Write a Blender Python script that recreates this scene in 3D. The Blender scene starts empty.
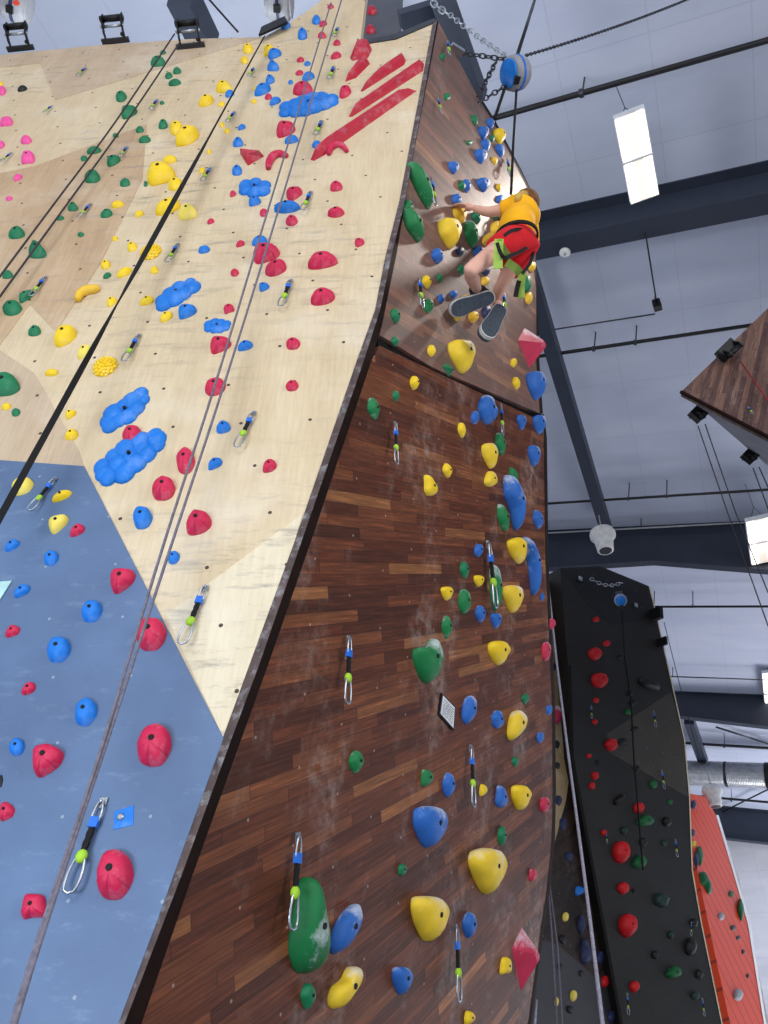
import bpy, bmesh, math, random
from mathutils import Vector, Matrix
from mathutils.noise import noise as pnoise
rnd = random.Random(7)
sc = bpy.context.scene
COL = sc.collection
sc.view_settings.view_transform = 'Standard'
sc.view_settings.look = 'None'

# ------------------------------------------------------------------ camera
F, CX, CY = 769.0, 384.0, 512.0
CAM = Vector((0, 0, 1.6))
up = Vector((36, 912, -769)).normalized()
wx = Vector((up.y, -up.x, 0)).normalized()
wy = up.cross(wx)
R = Matrix((wx, wy, up))                       # camera axes -> world
cd = bpy.data.cameras.new('camera'); cam = bpy.data.objects.new('camera', cd); COL.objects.link(cam)
cam.matrix_world = Matrix.Translation(CAM) @ R.to_4x4()
cd.sensor_fit = 'VERTICAL'; cd.sensor_height = 36; cd.lens = F * 36 / 1024
cd.clip_start = 0.05; cd.clip_end = 300
sc.camera = cam

def ray(x, y): return R @ Vector(((x - CX) / F, -(y - CY) / F, -1))
def at(x, y, Z): return CAM + ray(x, y) * Z     # a point in the hall sighted at depth Z
def proj(P):
    c = R.transposed() @ (P - CAM)
    return (CX + F * c.x / -c.z, CY - F * c.y / -c.z)
def depth(P): return -(R.transposed() @ (P - CAM)).z

class Plane:
    """a flat wall in the hall: origin, horizontal axis u, up-slope axis v, outward normal n"""
    def __init__(s, a, b, c):
        s.o = a
        n = (b - a).cross(c - a).normalized()
        if n.dot(CAM - a) < 0: n = -n
        s.n = n
        s.u = Vector((0, 0, 1)).cross(n).normalized()
        s.v = n.cross(s.u).normalized()
        s.M = Matrix((s.u, s.v, n)).transposed()
    def pt(s, x, y, w=0.0):
        r = ray(x, y)
        return CAM + r * ((s.o + s.n * w - CAM).dot(s.n) / r.dot(s.n))
    def mat(s, P): return Matrix.Translation(P) @ s.M.to_4x4()
    def loc(s, P, o=None):
        d = P - (o if o is not None else s.o)
        return Vector((d.dot(s.u), d.dot(s.v), d.dot(s.n)))

def left_z(x, y): return 1 / (.125 + .00005 * x + .00031 * y)
A0, A1, A2 = (122, 1030), (372, 343), (436, 22)       # the arete of the tower
pA0, pA1, pA2 = [at(*p, left_z(*p)) for p in (A0, A1, A2)]
LW = Plane(at(0, 500, left_z(0, 500)), pA0, pA2)       # plywood and blue face
D1 = Plane(pA0, pA1, at(552, 620, 6.1))                # lower dark planked face
D2 = Plane(pA1, pA2, at(540, 415, 6.37))               # upper dark planked face
FT = Plane(at(565, 600, 12.0), at(600, 1000, 9.4), at(700, 900, 10.8))   # far dark tower
GW = Plane(at(555, 600, 12.5), at(560, 1000, 8.8), at(610, 1000, 9.6))   # wall in the gap
OW = Plane(at(692, 800, 20.0), at(740, 1000, 14.5), at(706, 797, 21.0))  # orange wall

# ------------------------------------------------------------------ materials
def lin(c):
    return tuple(((v / 255) / 12.92 if v <= 10 else (((v / 255) + .055) / 1.055) ** 2.4) for v in c) + (1,)
MATS = {}
class NT:
    def __init__(s, m): s.t = m.node_tree; s.L = s.t.links
    def n(s, kind, **kw):
        o = s.t.nodes.new(kind)
        for k, v in kw.items(): setattr(o, k, v)
        return o
    def link(s, a, b): s.L.new(a, b)
    def math(s, op, a, b=None, c=None):
        o = s.n('ShaderNodeMath', operation=op)
        for i, v in enumerate((a, b, c)):
            if v is None: continue
            if isinstance(v, (int, float)): o.inputs[i].default_value = v
            else: s.link(v, o.inputs[i])
        return o.outputs[0]
    def mix(s, f, a, b, blend='MIX'):
        o = s.n('ShaderNodeMixRGB', blend_type=blend)
        for i, v in enumerate((f, a, b)):
            if isinstance(v, (int, float, tuple)): o.inputs[i].default_value = v
            else: s.link(v, o.inputs[i])
        return o.outputs[0]
    def noise(s, vec, scale, detail=3, rough=.55):
        o = s.n('ShaderNodeTexNoise'); o.inputs['Scale'].default_value = scale
        o.inputs['Detail'].default_value = detail; o.inputs['Roughness'].default_value = rough
        if vec is not None: s.link(vec, o.inputs['Vector'])
        return o.outputs['Fac']
    def ramp(s, f, stops):
        o = s.n('ShaderNodeValToRGB'); e = o.color_ramp.elements
        while len(e) < len(stops): e.new(.5)
        for k, (p, c) in enumerate(stops):
            e[k].position = p; e[k].color = c if len(c) == 4 else lin(c)
        s.link(f, o.inputs[0]); return o.outputs[0]
    def mapping(s, vec, scale=(1, 1, 1), rot=(0, 0, 0)):
        o = s.n('ShaderNodeMapping'); o.inputs['Scale'].default_value = scale; o.inputs['Rotation'].default_value = rot
        s.link(vec, o.inputs['Vector']); return o.outputs[0]
def base(name, rough=.6, metal=0, spec=.4):
    m = bpy.data.materials.new(name); m.use_nodes = True
    t = NT(m); b = m.node_tree.nodes['Principled BSDF']
    b.inputs['Roughness'].default_value = rough; b.inputs['Metallic'].default_value = metal
    b.inputs['Specular IOR Level'].default_value = spec
    MATS[name] = m
    return m, t, b
def bump(t, b, h, strength=.2, dist=.01):
    o = t.n('ShaderNodeBump'); o.inputs['Strength'].default_value = strength; o.inputs['Distance'].default_value = dist
    t.link(h, o.inputs['Height']); t.link(o.outputs[0], b.inputs['Normal'])
def simple(name, rgb, rough=.6, metal=0, var=.12, scale=8, chalk=0., bmp=0., spec=.4, top=0., spot=0., groove=0.):
    m, t, b = base(name, rough, metal, spec)
    oc = t.n('ShaderNodeTexCoord').outputs['Object']
    n1 = t.noise(oc, scale, 4)
    c0, c1 = lin(rgb), lin(rgb)
    dk = tuple(v * (1 - var * 1.6) for v in c0[:3]) + (1,); lt = tuple(min(1, v * (1 + var)) for v in c0[:3]) + (1,)
    col = t.ramp(n1, [(.3, dk), (.7, lt)])
    if chalk:
        n2 = t.noise(oc, scale * .9 + 3, 6, .7)
        sp_ = t.n('ShaderNodeSeparateXYZ'); t.link(oc, sp_.inputs[0])
        if top:                                    # paler upper lip: hand chalk, plus light from above put into the colour
            n2 = t.math('ADD', n2, t.math('MULTIPLY', sp_.outputs[1], top))
        if spot:                                   # a smeared patch in the middle of the hold
            ln_ = t.n('ShaderNodeVectorMath', operation='LENGTH'); t.link(t.mapping(oc, (1.5, .9, .3)), ln_.inputs[0])
            n2 = t.math('ADD', t.math('MULTIPLY', n2, .8), t.math('SUBTRACT', .30, t.math('MULTIPLY', ln_.outputs['Value'], spot)))
        f = t.ramp(n2, [(.52, (0, 0, 0, 1)), (.72, (chalk, chalk, chalk, 1))])
        col = t.mix(f, col, lin((215, 222, 228)))
    t.link(col, b.inputs['Base Color'])
    h = t.noise(oc, scale * 6, 4) if bmp else None
    if groove:                                     # moulded grooves fanning down the lower half
        sg = t.n('ShaderNodeSeparateXYZ'); t.link(oc, sg.inputs[0])
        an = t.math('ARCTAN2', sg.outputs[0], t.math('MULTIPLY', sg.outputs[1], -1.))
        wv = t.math('POWER', t.math('ABSOLUTE', t.math('SINE', t.math('MULTIPLY', an, 3.2))), .35)
        mk = t.math('MINIMUM', 1., t.math('MAXIMUM', 0., t.math('MULTIPLY', sg.outputs[1], -22.)))
        gv = t.math('MULTIPLY', t.math('SUBTRACT', wv, 1.), mk)
        h = t.math('ADD', t.math('MULTIPLY', h, .12), t.math('MULTIPLY', gv, groove)); bmp = .8
    if bmp: bump(t, b, h, bmp, .02 if groove else .004)
    return m
def emis(name, rgb, strength):
    m, t, b = base(name)
    b.inputs['Base Color'].default_value = lin(rgb)
    b.inputs['Emission Color'].default_value = lin(rgb); b.inputs['Emission Strength'].default_value = strength
    return m

def dots(t, oc, su, sv, r, jx=.31, jy=.17):
    """round T-nut holes on a regular grid"""
    sep = t.n('ShaderNodeSeparateXYZ'); t.link(oc, sep.inputs[0])
    row = t.math('FLOOR', t.math('DIVIDE', sep.outputs[1], sv))
    fx = t.math('SUBTRACT', t.math('FRACT', t.math('ADD', t.math('DIVIDE', sep.outputs[0], su), t.math('MULTIPLY', row, jx))), .5)
    fy = t.math('SUBTRACT', t.math('FRACT', t.math('DIVIDE', sep.outputs[1], sv)), .5)
    d = t.math('SQRT', t.math('ADD', t.math('POWER', t.math('MULTIPLY', fx, su), 2), t.math('POWER', t.math('MULTIPLY', fy, sv), 2)))
    return t.math('LESS_THAN', d, r)

def plywood(name, c0, c1, seed):
    m, t, b = base(name, .55, 0, .35)
    oc = t.n('ShaderNodeTexCoord').outputs['Object']
    g = t.noise(t.mapping(oc, (1.2, .35, 1), (0, 0, seed)), 3.5, 6, .6)
    col = t.ramp(g, [(.3, c0), (.7, c1)])
    fine = t.noise(t.mapping(oc, (14, 1.2, 1), (0, 0, seed)), 4, 5, .6)
    col = t.mix(.22, col, t.ramp(fine, [(.3, (150, 130, 100)), (.65, (250, 240, 215))]), 'SOFT_LIGHT')
    # rubber scuffs: thin broken streaks
    s1 = t.noise(t.mapping(oc, (1.3, 7, 1), (0, 0, .55)), 2.2, 7, .72)
    msk = t.noise(oc, .55, 2)
    f = t.math('MULTIPLY', t.ramp(s1, [(.52, (0, 0, 0, 1)), (.68, (.85, .85, .85, 1))]), t.ramp(msk, [(.40, (0, 0, 0, 1)), (.58, (1, 1, 1, 1))]))
    col = t.mix(f, col, lin((140, 130, 120)))
    ch = t.ramp(t.noise(oc, 1.4, 5, .65), [(.5, (0, 0, 0, 1)), (.8, (.45, .45, .45, 1))])
    col = t.mix(ch, col, lin((238, 232, 220)))
    col = t.mix(dots(t, oc, .34, .28, .009), col, lin((70, 58, 48)))
    t.link(col, b.inputs['Base Color']); bump(t, b, g, .04)
    return m
plywood('plywood', (196, 176, 144), (214, 196, 166), .4)
plywood('plywood_tan', (176, 148, 118), (194, 168, 138), 1.0)
plywood('plywood_grey', (180, 158, 134), (196, 176, 152), .2)
plywood('plywood_pale', (206, 192, 164), (222, 210, 186), .9)

def painted(name, c0, c1, scuff, speck=.5):
    m, t, b = base(name, .5, 0, .4)
    oc = t.n('ShaderNodeTexCoord').outputs['Object']
    col = t.ramp(t.noise(oc, 1.6, 6, .6), [(.3, c0), (.72, c1)])
    s1 = t.noise(t.mapping(oc, (2, 5, 1), (0, 0, .8)), 3, 8, .7)
    col = t.mix(t.ramp(s1, [(.56, (0, 0, 0, 1)), (.8, (.5, .5, .5, 1))]), col, lin(scuff))
    col = t.mix(t.ramp(t.noise(oc, 34, 2), [(.76, (0, 0, 0, 1)), (.80, (speck, speck, speck, 1))]), col, lin((190, 205, 220)))
    col = t.mix(t.math('MULTIPLY', dots(t, oc, .31, .26, .006), speck), col, lin((170, 180, 190)))
    t.link(col, b.inputs['Base Color']); bump(t, b, s1, .08)
    return m
painted('blue_paint', (76, 97, 130), (92, 117, 153), (136, 160, 190))
painted('black_paint', (28, 26, 25), (38, 36, 34), (66, 60, 52), .12)
painted('grey_paint', (70, 72, 80), (84, 86, 94), (100, 102, 108), .15)

def planks(name, pl, vp, browns, hh, LL, chalk, lift=0.):
    d = ray(*vp).normalized()
    phi = math.atan2(d.dot(pl.v), d.dot(pl.u))
    m, t, b = base(name, .55, 0, .25)
    oc = t.n('ShaderNodeTexCoord').outputs['Object']
    mp = t.mapping(oc, (1, 1, 1), (0, 0, -phi))
    sep = t.n('ShaderNodeSeparateXYZ'); t.link(mp, sep.inputs[0])
    yy = t.math('DIVIDE', t.math('ADD', sep.outputs[1], 50.), hh)
    row = t.math('FLOOR', yy)
    w1 = t.n('ShaderNodeTexWhiteNoise', noise_dimensions='1D'); t.link(row, w1.inputs['W'])
    xx = t.math('DIVIDE', t.math('ADD', t.math('ADD', sep.outputs[0], 50.), t.math('MULTIPLY', w1.outputs['Value'], 7.)), LL)
    colm = t.math('FLOOR', xx)
    cmb = t.n('ShaderNodeCombineXYZ'); t.link(row, cmb.inputs[0]); t.link(colm, cmb.inputs[1])
    w2 = t.n('ShaderNodeTexWhiteNoise', noise_dimensions='2D'); t.link(cmb.outputs[0], w2.inputs['Vector'])
    col = t.ramp(w2.outputs['Value'], browns)
    off = t.n('ShaderNodeVectorMath', operation='ADD'); t.link(mp, off.inputs[0])
    sc_ = t.n('ShaderNodeVectorMath', operation='SCALE'); t.link(w2.outputs['Color'], sc_.inputs[0]); sc_.inputs['Scale'].default_value = 9
    t.link(sc_.outputs[0], off.inputs[1])
    gr = t.noise(t.mapping(off.outputs[0], (1.3, 26, 1)), 3, 7, .65)
    col = t.mix(.75, col, t.ramp(gr, [(.3, (40, 40, 40)), (.55, (128, 128, 128)), (.75, (205, 205, 205))]), 'OVERLAY')
    fy = t.math('FRACT', yy)
    edge = t.math('LESS_THAN', t.math('MINIMUM', fy, t.math('SUBTRACT', 1., fy)), .03)
    fx = t.math('FRACT', xx)
    edge = t.math('MAXIMUM', edge, t.math('LESS_THAN', t.math('MINIMUM', fx, t.math('SUBTRACT', 1., fx)), .004))
    col = t.mix(t.math('MULTIPLY', edge, .55), col, lin((34, 22, 18)))
    c1 = t.noise(t.mapping(oc, (1, .55, 1)), 1.5, 7, .68)
    c2 = t.noise(oc, 12, 5, .7)
    f = t.math('MULTIPLY', t.ramp(c1, [(.5, (0, 0, 0, 1)), (.72, (1, 1, 1, 1))]), t.ramp(c2, [(.4, (0, 0, 0, 1)), (.75, (1, 1, 1, 1))]))
    f = t.math('ADD', t.math('MULTIPLY', f, chalk), lift)
    col = t.mix(f, col, lin((205, 192, 184)))
    col = t.mix(t.math('MULTIPLY', dots(t, oc, .31, .27, .006), .45), col, lin((190, 180, 172)))
    t.link(col, b.inputs['Base Color']); bump(t, b, gr, .05)
    return m
browns = [(0, (98, 52, 34)), (.35, (124, 66, 42)), (.65, (138, 77, 49)), (.92, (158, 94, 58)), (1., (194, 130, 80))]
planks('dark_planks', D1, (880, 570), browns, .055, .62, .75)
planks('dark_planks_upper', D2, (880, 570), browns, .055, .8, .5, .13)

for nm, c in dict(red=(204, 30, 76), pink=(240, 84, 160), blue=(16, 118, 212), green=(14, 118, 76), yellow=(246, 208, 30),
                  pale_yellow=(240, 218, 96), amber=(236, 190, 48), black=(22, 22, 24), navy=(32, 44, 84),
                  crimson=(178, 16, 46), far_red=(200, 16, 26), far_green=(10, 96, 48), far_black=(16, 16, 18), far_dark_green=(24, 52, 46)).items():
    simple(nm, c, .55, 0, .1, 7, .18 if nm in ('red', 'blue', 'yellow', 'crimson', 'pale_yellow') else .08, .25, groove=.5 if nm == 'red' else 0.)
for nm, c in dict(chalky_green=(20, 122, 66), chalky_blue=(40, 104, 190), chalky_yellow=(242, 206, 50), chalky_red=(196, 44, 80), very_chalky_green=(14, 112, 60)).items():
    simple(nm, c, .6, 0, .1, 7, .62 if nm[0] == 'c' else .85, .25, .4, 1.3 if nm[0] == 'c' else 0., 0. if nm[0] == 'c' else 2.1)
simple('hole', (24, 20, 22), .8)
simple('steel', (176, 182, 190), .3, .9)
simple('dark_steel', (70, 72, 78), .4, .8)
simple('black_metal', (20, 20, 23), .45, .2)
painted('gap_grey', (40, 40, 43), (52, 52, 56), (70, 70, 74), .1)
simple('side_grey', (126, 128, 136), .6, 0, .15, 3)
simple('beam_paint', (46, 53, 68), .5, .1, .08, 2)
simple('pipe_black', (16, 18, 24), .5)
simple('blue_plastic', (30, 110, 215), .5)
simple('green_rubber', (160, 205, 50), .6)
simple('black_sling', (18, 18, 20), .9)
simple('rope_grey', (112, 108, 122), .9, 0, .2, 60)
simple('rope_dark', (62, 56, 60), .9, 0, .2, 60)
simple('rope_light', (150, 149, 166), .9, 0, .2, 60)
simple('rope_red', (150, 40, 40), .9, 0, .2, 60)
simple('webbing_black', (14, 14, 16), .85)
simple('trim_wood', (84, 68, 66), .5, 0, .3, 14, .35)
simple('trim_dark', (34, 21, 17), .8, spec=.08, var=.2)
simple('seam_black', (14, 12, 13), .9)
simple('white_plastic', (214, 214, 214), .5)
simple('grey_plastic', (150, 152, 158), .5)
simple('lamp_housing', (205, 208, 214), .5)
simple('label_red', (210, 60, 40), .5)
simple('skin', (222, 170, 150), .55, 0, .06, 10)
simple('hair', (112, 72, 40), .8, 0, .3, 40)
simple('shirt', (246, 178, 14), .85, 0, .08, 9, 0, .2)
simple('shorts', (206, 10, 26), .85, 0, .08, 9, 0, .2)
simple('harness_green', (146, 178, 76), .8)
simple('shoe_grey', (66, 76, 88), .8, 0, .2, 50)
simple('shoe_white', (206, 206, 204), .6)
simple('sock_black', (24, 24, 26), .9)
simple('cap_gold', (196, 160, 74), .8)
simple('paper', (226, 230, 234), .7)
simple('ink', (60, 60, 66), .8)
simple('teal_card', (176, 214, 214), .7)
simple('duct_metal', (170, 172, 176), .35, .8)
simple('orange_paint', (226, 78, 34), .5)
simple('eye_white', (235, 235, 235), .4)

def roofmat(name, ca, cb, seam):
    m, t, b = base(name, .55, 0, .3)
    oc = t.n('ShaderNodeTexCoord').outputs['Object']
    sep = t.n('ShaderNodeSeparateXYZ'); t.link(oc, sep.inputs[0])
    n = t.noise(t.mapping(oc, (.5, 1.5, 1)), .9, 5, .6)
    col = t.ramp(n, [(.3, ca), (.7, cb)])
    fx = t.math('FRACT', t.math('DIVIDE', t.math('ADD', sep.outputs[0], 100.), 1.22))
    fy = t.math('FRACT', t.math('DIVIDE', t.math('ADD', sep.outputs[1], 100.), 1.53))
    ln = t.math('MAXIMUM', t.math('LESS_THAN', fx, .012), t.math('LESS_THAN', fy, .012))
    col = t.mix(t.math('MULTIPLY', ln, seam), col, lin((120, 126, 144)))
    t.link(col, b.inputs['Base Color'])
    pil = t.math('ADD', t.math('MULTIPLY', t.math('SINE', t.math('MULTIPLY', fy, math.pi)), 1.6), t.noise(t.mapping(oc, (.7, 3, 1)), 1.6, 5, .6))
    bump(t, b, pil, .12, .04)
    return m
roofmat('insulation', (180, 188, 209), (194, 200, 218), .2)
roofmat('insulation_white', (206, 206, 216), (226, 226, 234), .2)
def corrugated():
    m, t, b = base('orange_boards', .5)
    oc = t.n('ShaderNodeTexCoord').outputs['Object']
    sep = t.n('ShaderNodeSeparateXYZ'); t.link(oc, sep.inputs[0])
    f = t.math('FRACT', t.math('DIVIDE', t.math('ADD', sep.outputs[0], 50.), .32))
    col = t.mix(t.math('MULTIPLY', t.math('LESS_THAN', f, .12), .7), lin((230, 66, 12)), lin((120, 34, 10)))
    t.link(col, b.inputs['Base Color']); return m
corrugated()

# ------------------------------------------------------------------ object helpers
WM = {}                                         # world frames of what has been built
def link(name, me, m=None, parent=None, mw=None, smooth=False):
    o = bpy.data.objects.new(name, me); COL.objects.link(o)
    WM[o.name] = mw.copy() if mw is not None else Matrix.Identity(4)
    if m is not None:
        for k in (m if isinstance(m, (list, tuple)) else [m]): me.materials.append(MATS[k])
    if smooth:
        for p in me.polygons: p.use_smooth = True
    if parent is not None:
        o.parent = parent
        o.matrix_parent_inverse = Matrix.Identity(4)
        if mw is not None: o.matrix_local = WM[parent.name].inverted() @ mw
    elif mw is not None: o.matrix_world = mw
    return o
def mesh(name, vs, fs, m, parent=None, mw=None, smooth=False):
    """vs are world points; mw gives the object's frame"""
    me = bpy.data.meshes.new(name)
    if mw is not None:
        inv = mw.inverted(); vs = [inv @ Vector(v) for v in vs]
    me.from_pydata([tuple(v) for v in vs], [], fs)
    bm = bmesh.new(); bm.from_mesh(me); bmesh.ops.recalc_face_normals(bm, faces=bm.faces); bm.to_mesh(me); bm.free()
    return link(name, me, m, parent, mw if mw is not None else None, smooth)
def empty(name, mw, label=None, cat=None, group=None):
    o = bpy.data.objects.new(name, None); COL.objects.link(o); o.matrix_world = mw; WM[o.name] = mw.copy()
    o.empty_display_size = .1
    tag(o, label, cat, group); return o
def tag(o, label=None, cat=None, group=None, kind=None):
    if label: o['label'] = label
    if cat: o['category'] = cat
    if group: o['group'] = group
    if kind: o['kind'] = kind
    return o
T3 = Matrix.Translation

class Geo:
    def __init__(s): s.v = []; s.f = []
    def add(s, vs, fs):
        k = len(s.v); s.v += [Vector(v) for v in vs]; s.f += [tuple(i + k for i in f) for f in fs]; return s
    def box(s, c, ax, ay, az):
        """centre and three half-axis vectors"""
        c = Vector(c); P = [c + i * ax + j * ay + k * az for i in (-1, 1) for j in (-1, 1) for k in (-1, 1)]
        return s.add(P, [(0, 1, 3, 2), (4, 6, 7, 5), (0, 4, 5, 1), (2, 3, 7, 6), (0, 2, 6, 4), (1, 5, 7, 3)])
    def tube(s, pts, r, seg=8, closed=False, flat=None):
        pts = [Vector(p) for p in pts]; n = len(pts); rings = []
        ref = None
        for i, p in enumerate(pts):
            a = pts[(i - 1) % n] if closed or i > 0 else p
            b = pts[(i + 1) % n] if closed or i < n - 1 else p
            t = (b - a).normalized()
            if ref is None:
                ref = t.orthogonal().normalized()
            ref = (ref - t * ref.dot(t)).normalized()
            bn = t.cross(ref)
            rr = r[i] if isinstance(r, (list, tuple)) else r
            rings.append([p + (ref * math.cos(2 * math.pi * k / seg) + bn * math.sin(2 * math.pi * k / seg)) * rr for k in range(seg)])
        vs = [v for q in rings for v in q]; fs = []
        for i in range(n if closed else n - 1):
            j = (i + 1) % n
            for k in range(seg):
                l = (k + 1) % seg
                fs.append((i * seg + k, i * seg + l, j * seg + l, j * seg + k))
        if not closed:
            fs.append(tuple(range(seg))[::-1]); fs.append(tuple((n - 1) * seg + k for k in range(seg)))
        return s.add(vs, fs)
    def lathe(s, o, ax, prof, seg=20):
        """prof = (radius, height along ax)"""
        o = Vector(o); ax = Vector(ax).normalized(); e = ax.orthogonal().normalized(); g = ax.cross(e)
        vs = []; fs = []
        for r, h in prof:
            vs += [o + ax * h + (e * math.cos(2 * math.pi * k / seg) + g * math.sin(2 * math.pi * k / seg)) * r for k in range(seg)]
        for i in range(len(prof) - 1):
            for k in range(seg):
                l = (k + 1) % seg; fs.append((i * seg + k, i * seg + l, (i + 1) * seg + l, (i + 1) * seg + k))
        fs.append(tuple(range(seg))[::-1]); fs.append(tuple((len(prof) - 1) * seg + k for k in range(seg)))
        return s.add(vs, fs)
    def ball(s, c, a, b, d, seg=10, rings=6):
        c = Vector(c); vs = [c + d]; fs = []
        for i in range(1, rings):
            th = math.pi * i / rings
            vs += [c + d * math.cos(th) + (a * math.cos(2 * math.pi * k / seg) + b * math.sin(2 * math.pi * k / seg)) * math.sin(th) for k in range(seg)]
        vs.append(c - d)
        for k in range(seg):
            l = (k + 1) % seg
            fs.append((0, 1 + k, 1 + l))
            for i in range(rings - 2):
                fs.append((1 + i * seg + k, 1 + (i + 1) * seg + k, 1 + (i + 1) * seg + l, 1 + i * seg + l))
            fs.append((1 + (rings - 2) * seg + l, 1 + (rings - 2) * seg + k, len(vs) - 1))
        return s.add(vs, fs)
    def slab(s, poly, dn):
        """polygon extruded by vector dn"""
        n = len(poly); a = [Vector(p) for p in poly]
        return s.add(a + [p + dn for p in a], [tuple(range(n)), tuple(range(2 * n - 1, n - 1, -1))] + [(i, i + n, (i + 1) % n + n, (i + 1) % n) for i in range(n)])
    def build(s, name, m, parent=None, mw=None, smooth=False):
        return mesh(name, s.v, s.f, m, parent, mw, smooth)

def down(pl, x, y):
    """the point where the wall below (x, y) meets the floor"""
    P = pl.pt(x, y); return P - pl.v * (P.z / pl.v.z)
def panel(name, pl, poly, m, parent, w=0., th=.05):
    return Geo().slab([(q + pl.n * w) if isinstance(q, Vector) else pl.pt(q[0], q[1], w) for q in poly], -pl.n * th).build(name, m, parent, pl.mat(pl.o))
# ------------------------------------------------------------------ climbing holds
def polar(fn, n=28): return [(fn(2 * math.pi * k / n) * math.cos(2 * math.pi * k / n), fn(2 * math.pi * k / n) * math.sin(2 * math.pi * k / n)) for k in range(n)]
def smoothpoly(pts, n=28, it=2):
    """closed control polygon rounded off and resampled"""
    p = list(pts)
    for _ in range(it):
        q = []
        for i in range(len(p)):
            a, b = p[i], p[(i + 1) % len(p)]
            q += [(a[0] * .8 + b[0] * .2, a[1] * .8 + b[1] * .2), (a[0] * .2 + b[0] * .8, a[1] * .2 + b[1] * .8)]
        p = q
    L = [0]
    for i in range(len(p)):
        a, b = p[i], p[(i + 1) % len(p)]; L.append(L[-1] + math.hypot(a[0] - b[0], a[1] - b[1]))
    out = []; j = 0
    for k in range(n):
        t = L[-1] * k / n
        while L[j + 1] < t: j += 1
        f = (t - L[j]) / max(1e-9, L[j + 1] - L[j]); a, b = p[j], p[(j + 1) % len(p)]
        out.append((a[0] + (b[0] - a[0]) * f, a[1] + (b[1] - a[1]) * f))
    return out
OUT = {
    'ell': [(1, 0), (.7, .7), (0, 1), (-.7, .7), (-1, 0), (-.7, -.7), (0, -1), (.7, -.7)],
    'egg': [(.55, -.85), (1, -.1), (.75, .65), (.1, 1), (-.6, .8), (-.95, .1), (-.75, -.75), (0, -1)],
    'pear': [(.35, .95), (.95, .35), (.9, -.15), (.2, -.75), (-.55, -1), (-.9, -.6), (-.8, .2), (-.4, .85)],
    'shield': [(-.95, .85), (-.2, .95), (.6, .8), (1, .2), (.75, -.35), (.2, -1), (-.25, -.9), (-.85, -.1), (-1, .4)],
    'tri': [(-.95, .9), (.95, .1), (-.35, -.95), (-.75, -.2)],
    'wedge': [(-.75, .95), (.2, .75), (.95, .1), (.55, -.6), (-.8, -.95), (-1, -.2)],
    'dome': [(-1, -.6), (-.85, .2), (-.35, .9), (.2, .95), (.8, .4), (1, -.5), (.5, -.95), (-.5, -.95)],
    'half': [(-1, -.35), (-.6, .5), (0, .95), (.6, .7), (1, .1), (.8, -.6), (.1, -.9), (-.7, -.8)],
    'quad': [(-.9, .55), (.95, 1), (.85, -.65), (-1, -1)],
    'block': [(-.8, .8), (-.2, 1), (.85, .75), (1, -.9), (-.1, -.8), (-1, -.95)],
    'drop': [(-1, -.2), (-.3, .7), (.3, .9), (1, .1), (.5, -.7), (-.3, -.8)],
    'leaf': [(0, 1), (.7, .35), (.95, -.2), (.4, -.75), (0, -1), (-.65, -.5), (-.95, .1), (-.6, .6)],
    'heart': [(-1, .45), (-.72, .55), (-.1, .42), (.4, .95), (.62, .95), (1, .05), (.65, -.7), (.2, -1), (-.3, -.85), (-.85, -.1)],
    'bean': [(-.9, -.9), (-.35, -1), (.45, -.25), (1, .45), (.85, .95), (.2, .9), (-.1, .35), (-.7, .1), (-1, -.35)],
    'irr': [(-.7, .9), (.15, 1), (.5, .7), (1, .4), (.8, -.3), (.45, -.95), (-.2, -.75), (-.9, -.5), (-1, .3)],
    'knob': [(-.9, .3), (-.3, 1), (.5, .9), (.55, .2), (1, .0), (.9, -.6), (.2, -1), (-.6, -.7)],
    'foot': [(-.62, 1), (-.15, .95), (.5, .2), (.95, -.5), (.8, -.9), (.1, -1), (-.85, -.85), (-1, -.3), (-.8, .3)],
    'long': [(-.75, .95), (-.25, 1), (.35, .35), (.98, .1), (1, -.3), (.55, -1), (.25, -.95), (-.05, -.3), (-.9, .35)],
    'curve': [(-1, .95), (-.55, 1), (.6, .45), (1, 0), (.8, -1), (.45, -.95), (.35, -.4), (-.2, .3)],
    'bone': [(-.9, .85), (-.1, 1), (.2, .25), (.9, -.3), (.95, -.9), (.2, -1), (-.15, -.35), (-.85, -.15)],
    'bell': [(-.25, 1), (.25, .9), (.55, .2), (1, -.5), (.6, -1), (-.55, -.95), (-1, -.4), (-.6, .35)],
}
FAC = {  # hard-edged volumes
    'fplate': ([(-.95, .5), (.95, 1), (.9, -.6), (-1, -1)], (0, .05), .9),
    'fquad': ([(-.9, .35), (.95, 1), (.85, -.7), (-1, -1)], (.1, .15), .35),
    'fdiamond': ([(-.45, 1), (.95, .2), (.75, -.35), (.2, -1), (-.75, -.2)], (.35, .2), .12),
    'ftri': ([(-1, .95), (1, .15), (-.4, -1)], (-.1, .0), .2),
    'fspike': ([(-.8, .5), (.85, 1), (1, -1)], (.5, .2), .2),
    'fchunk': ([(-.35, .9), (.45, 1), (1, .05), (.35, .0), (-.5, -1), (-1, -.55)], (-.1, .25), .3),
    'fspear': ([(.95, 1), (.55, -.2), (-1, -1), (-.1, .3)], (.2, .1), .25),
    'ftall': ([(-.1, 1), (.95, .2), (1, -.3), (.0, -1), (-.95, .35)], (.3, .25), .2),
}
HOLDS = []
def proj_size(pl, x, y):
    C = pl.pt(x, y); return C, depth(C) / F

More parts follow.
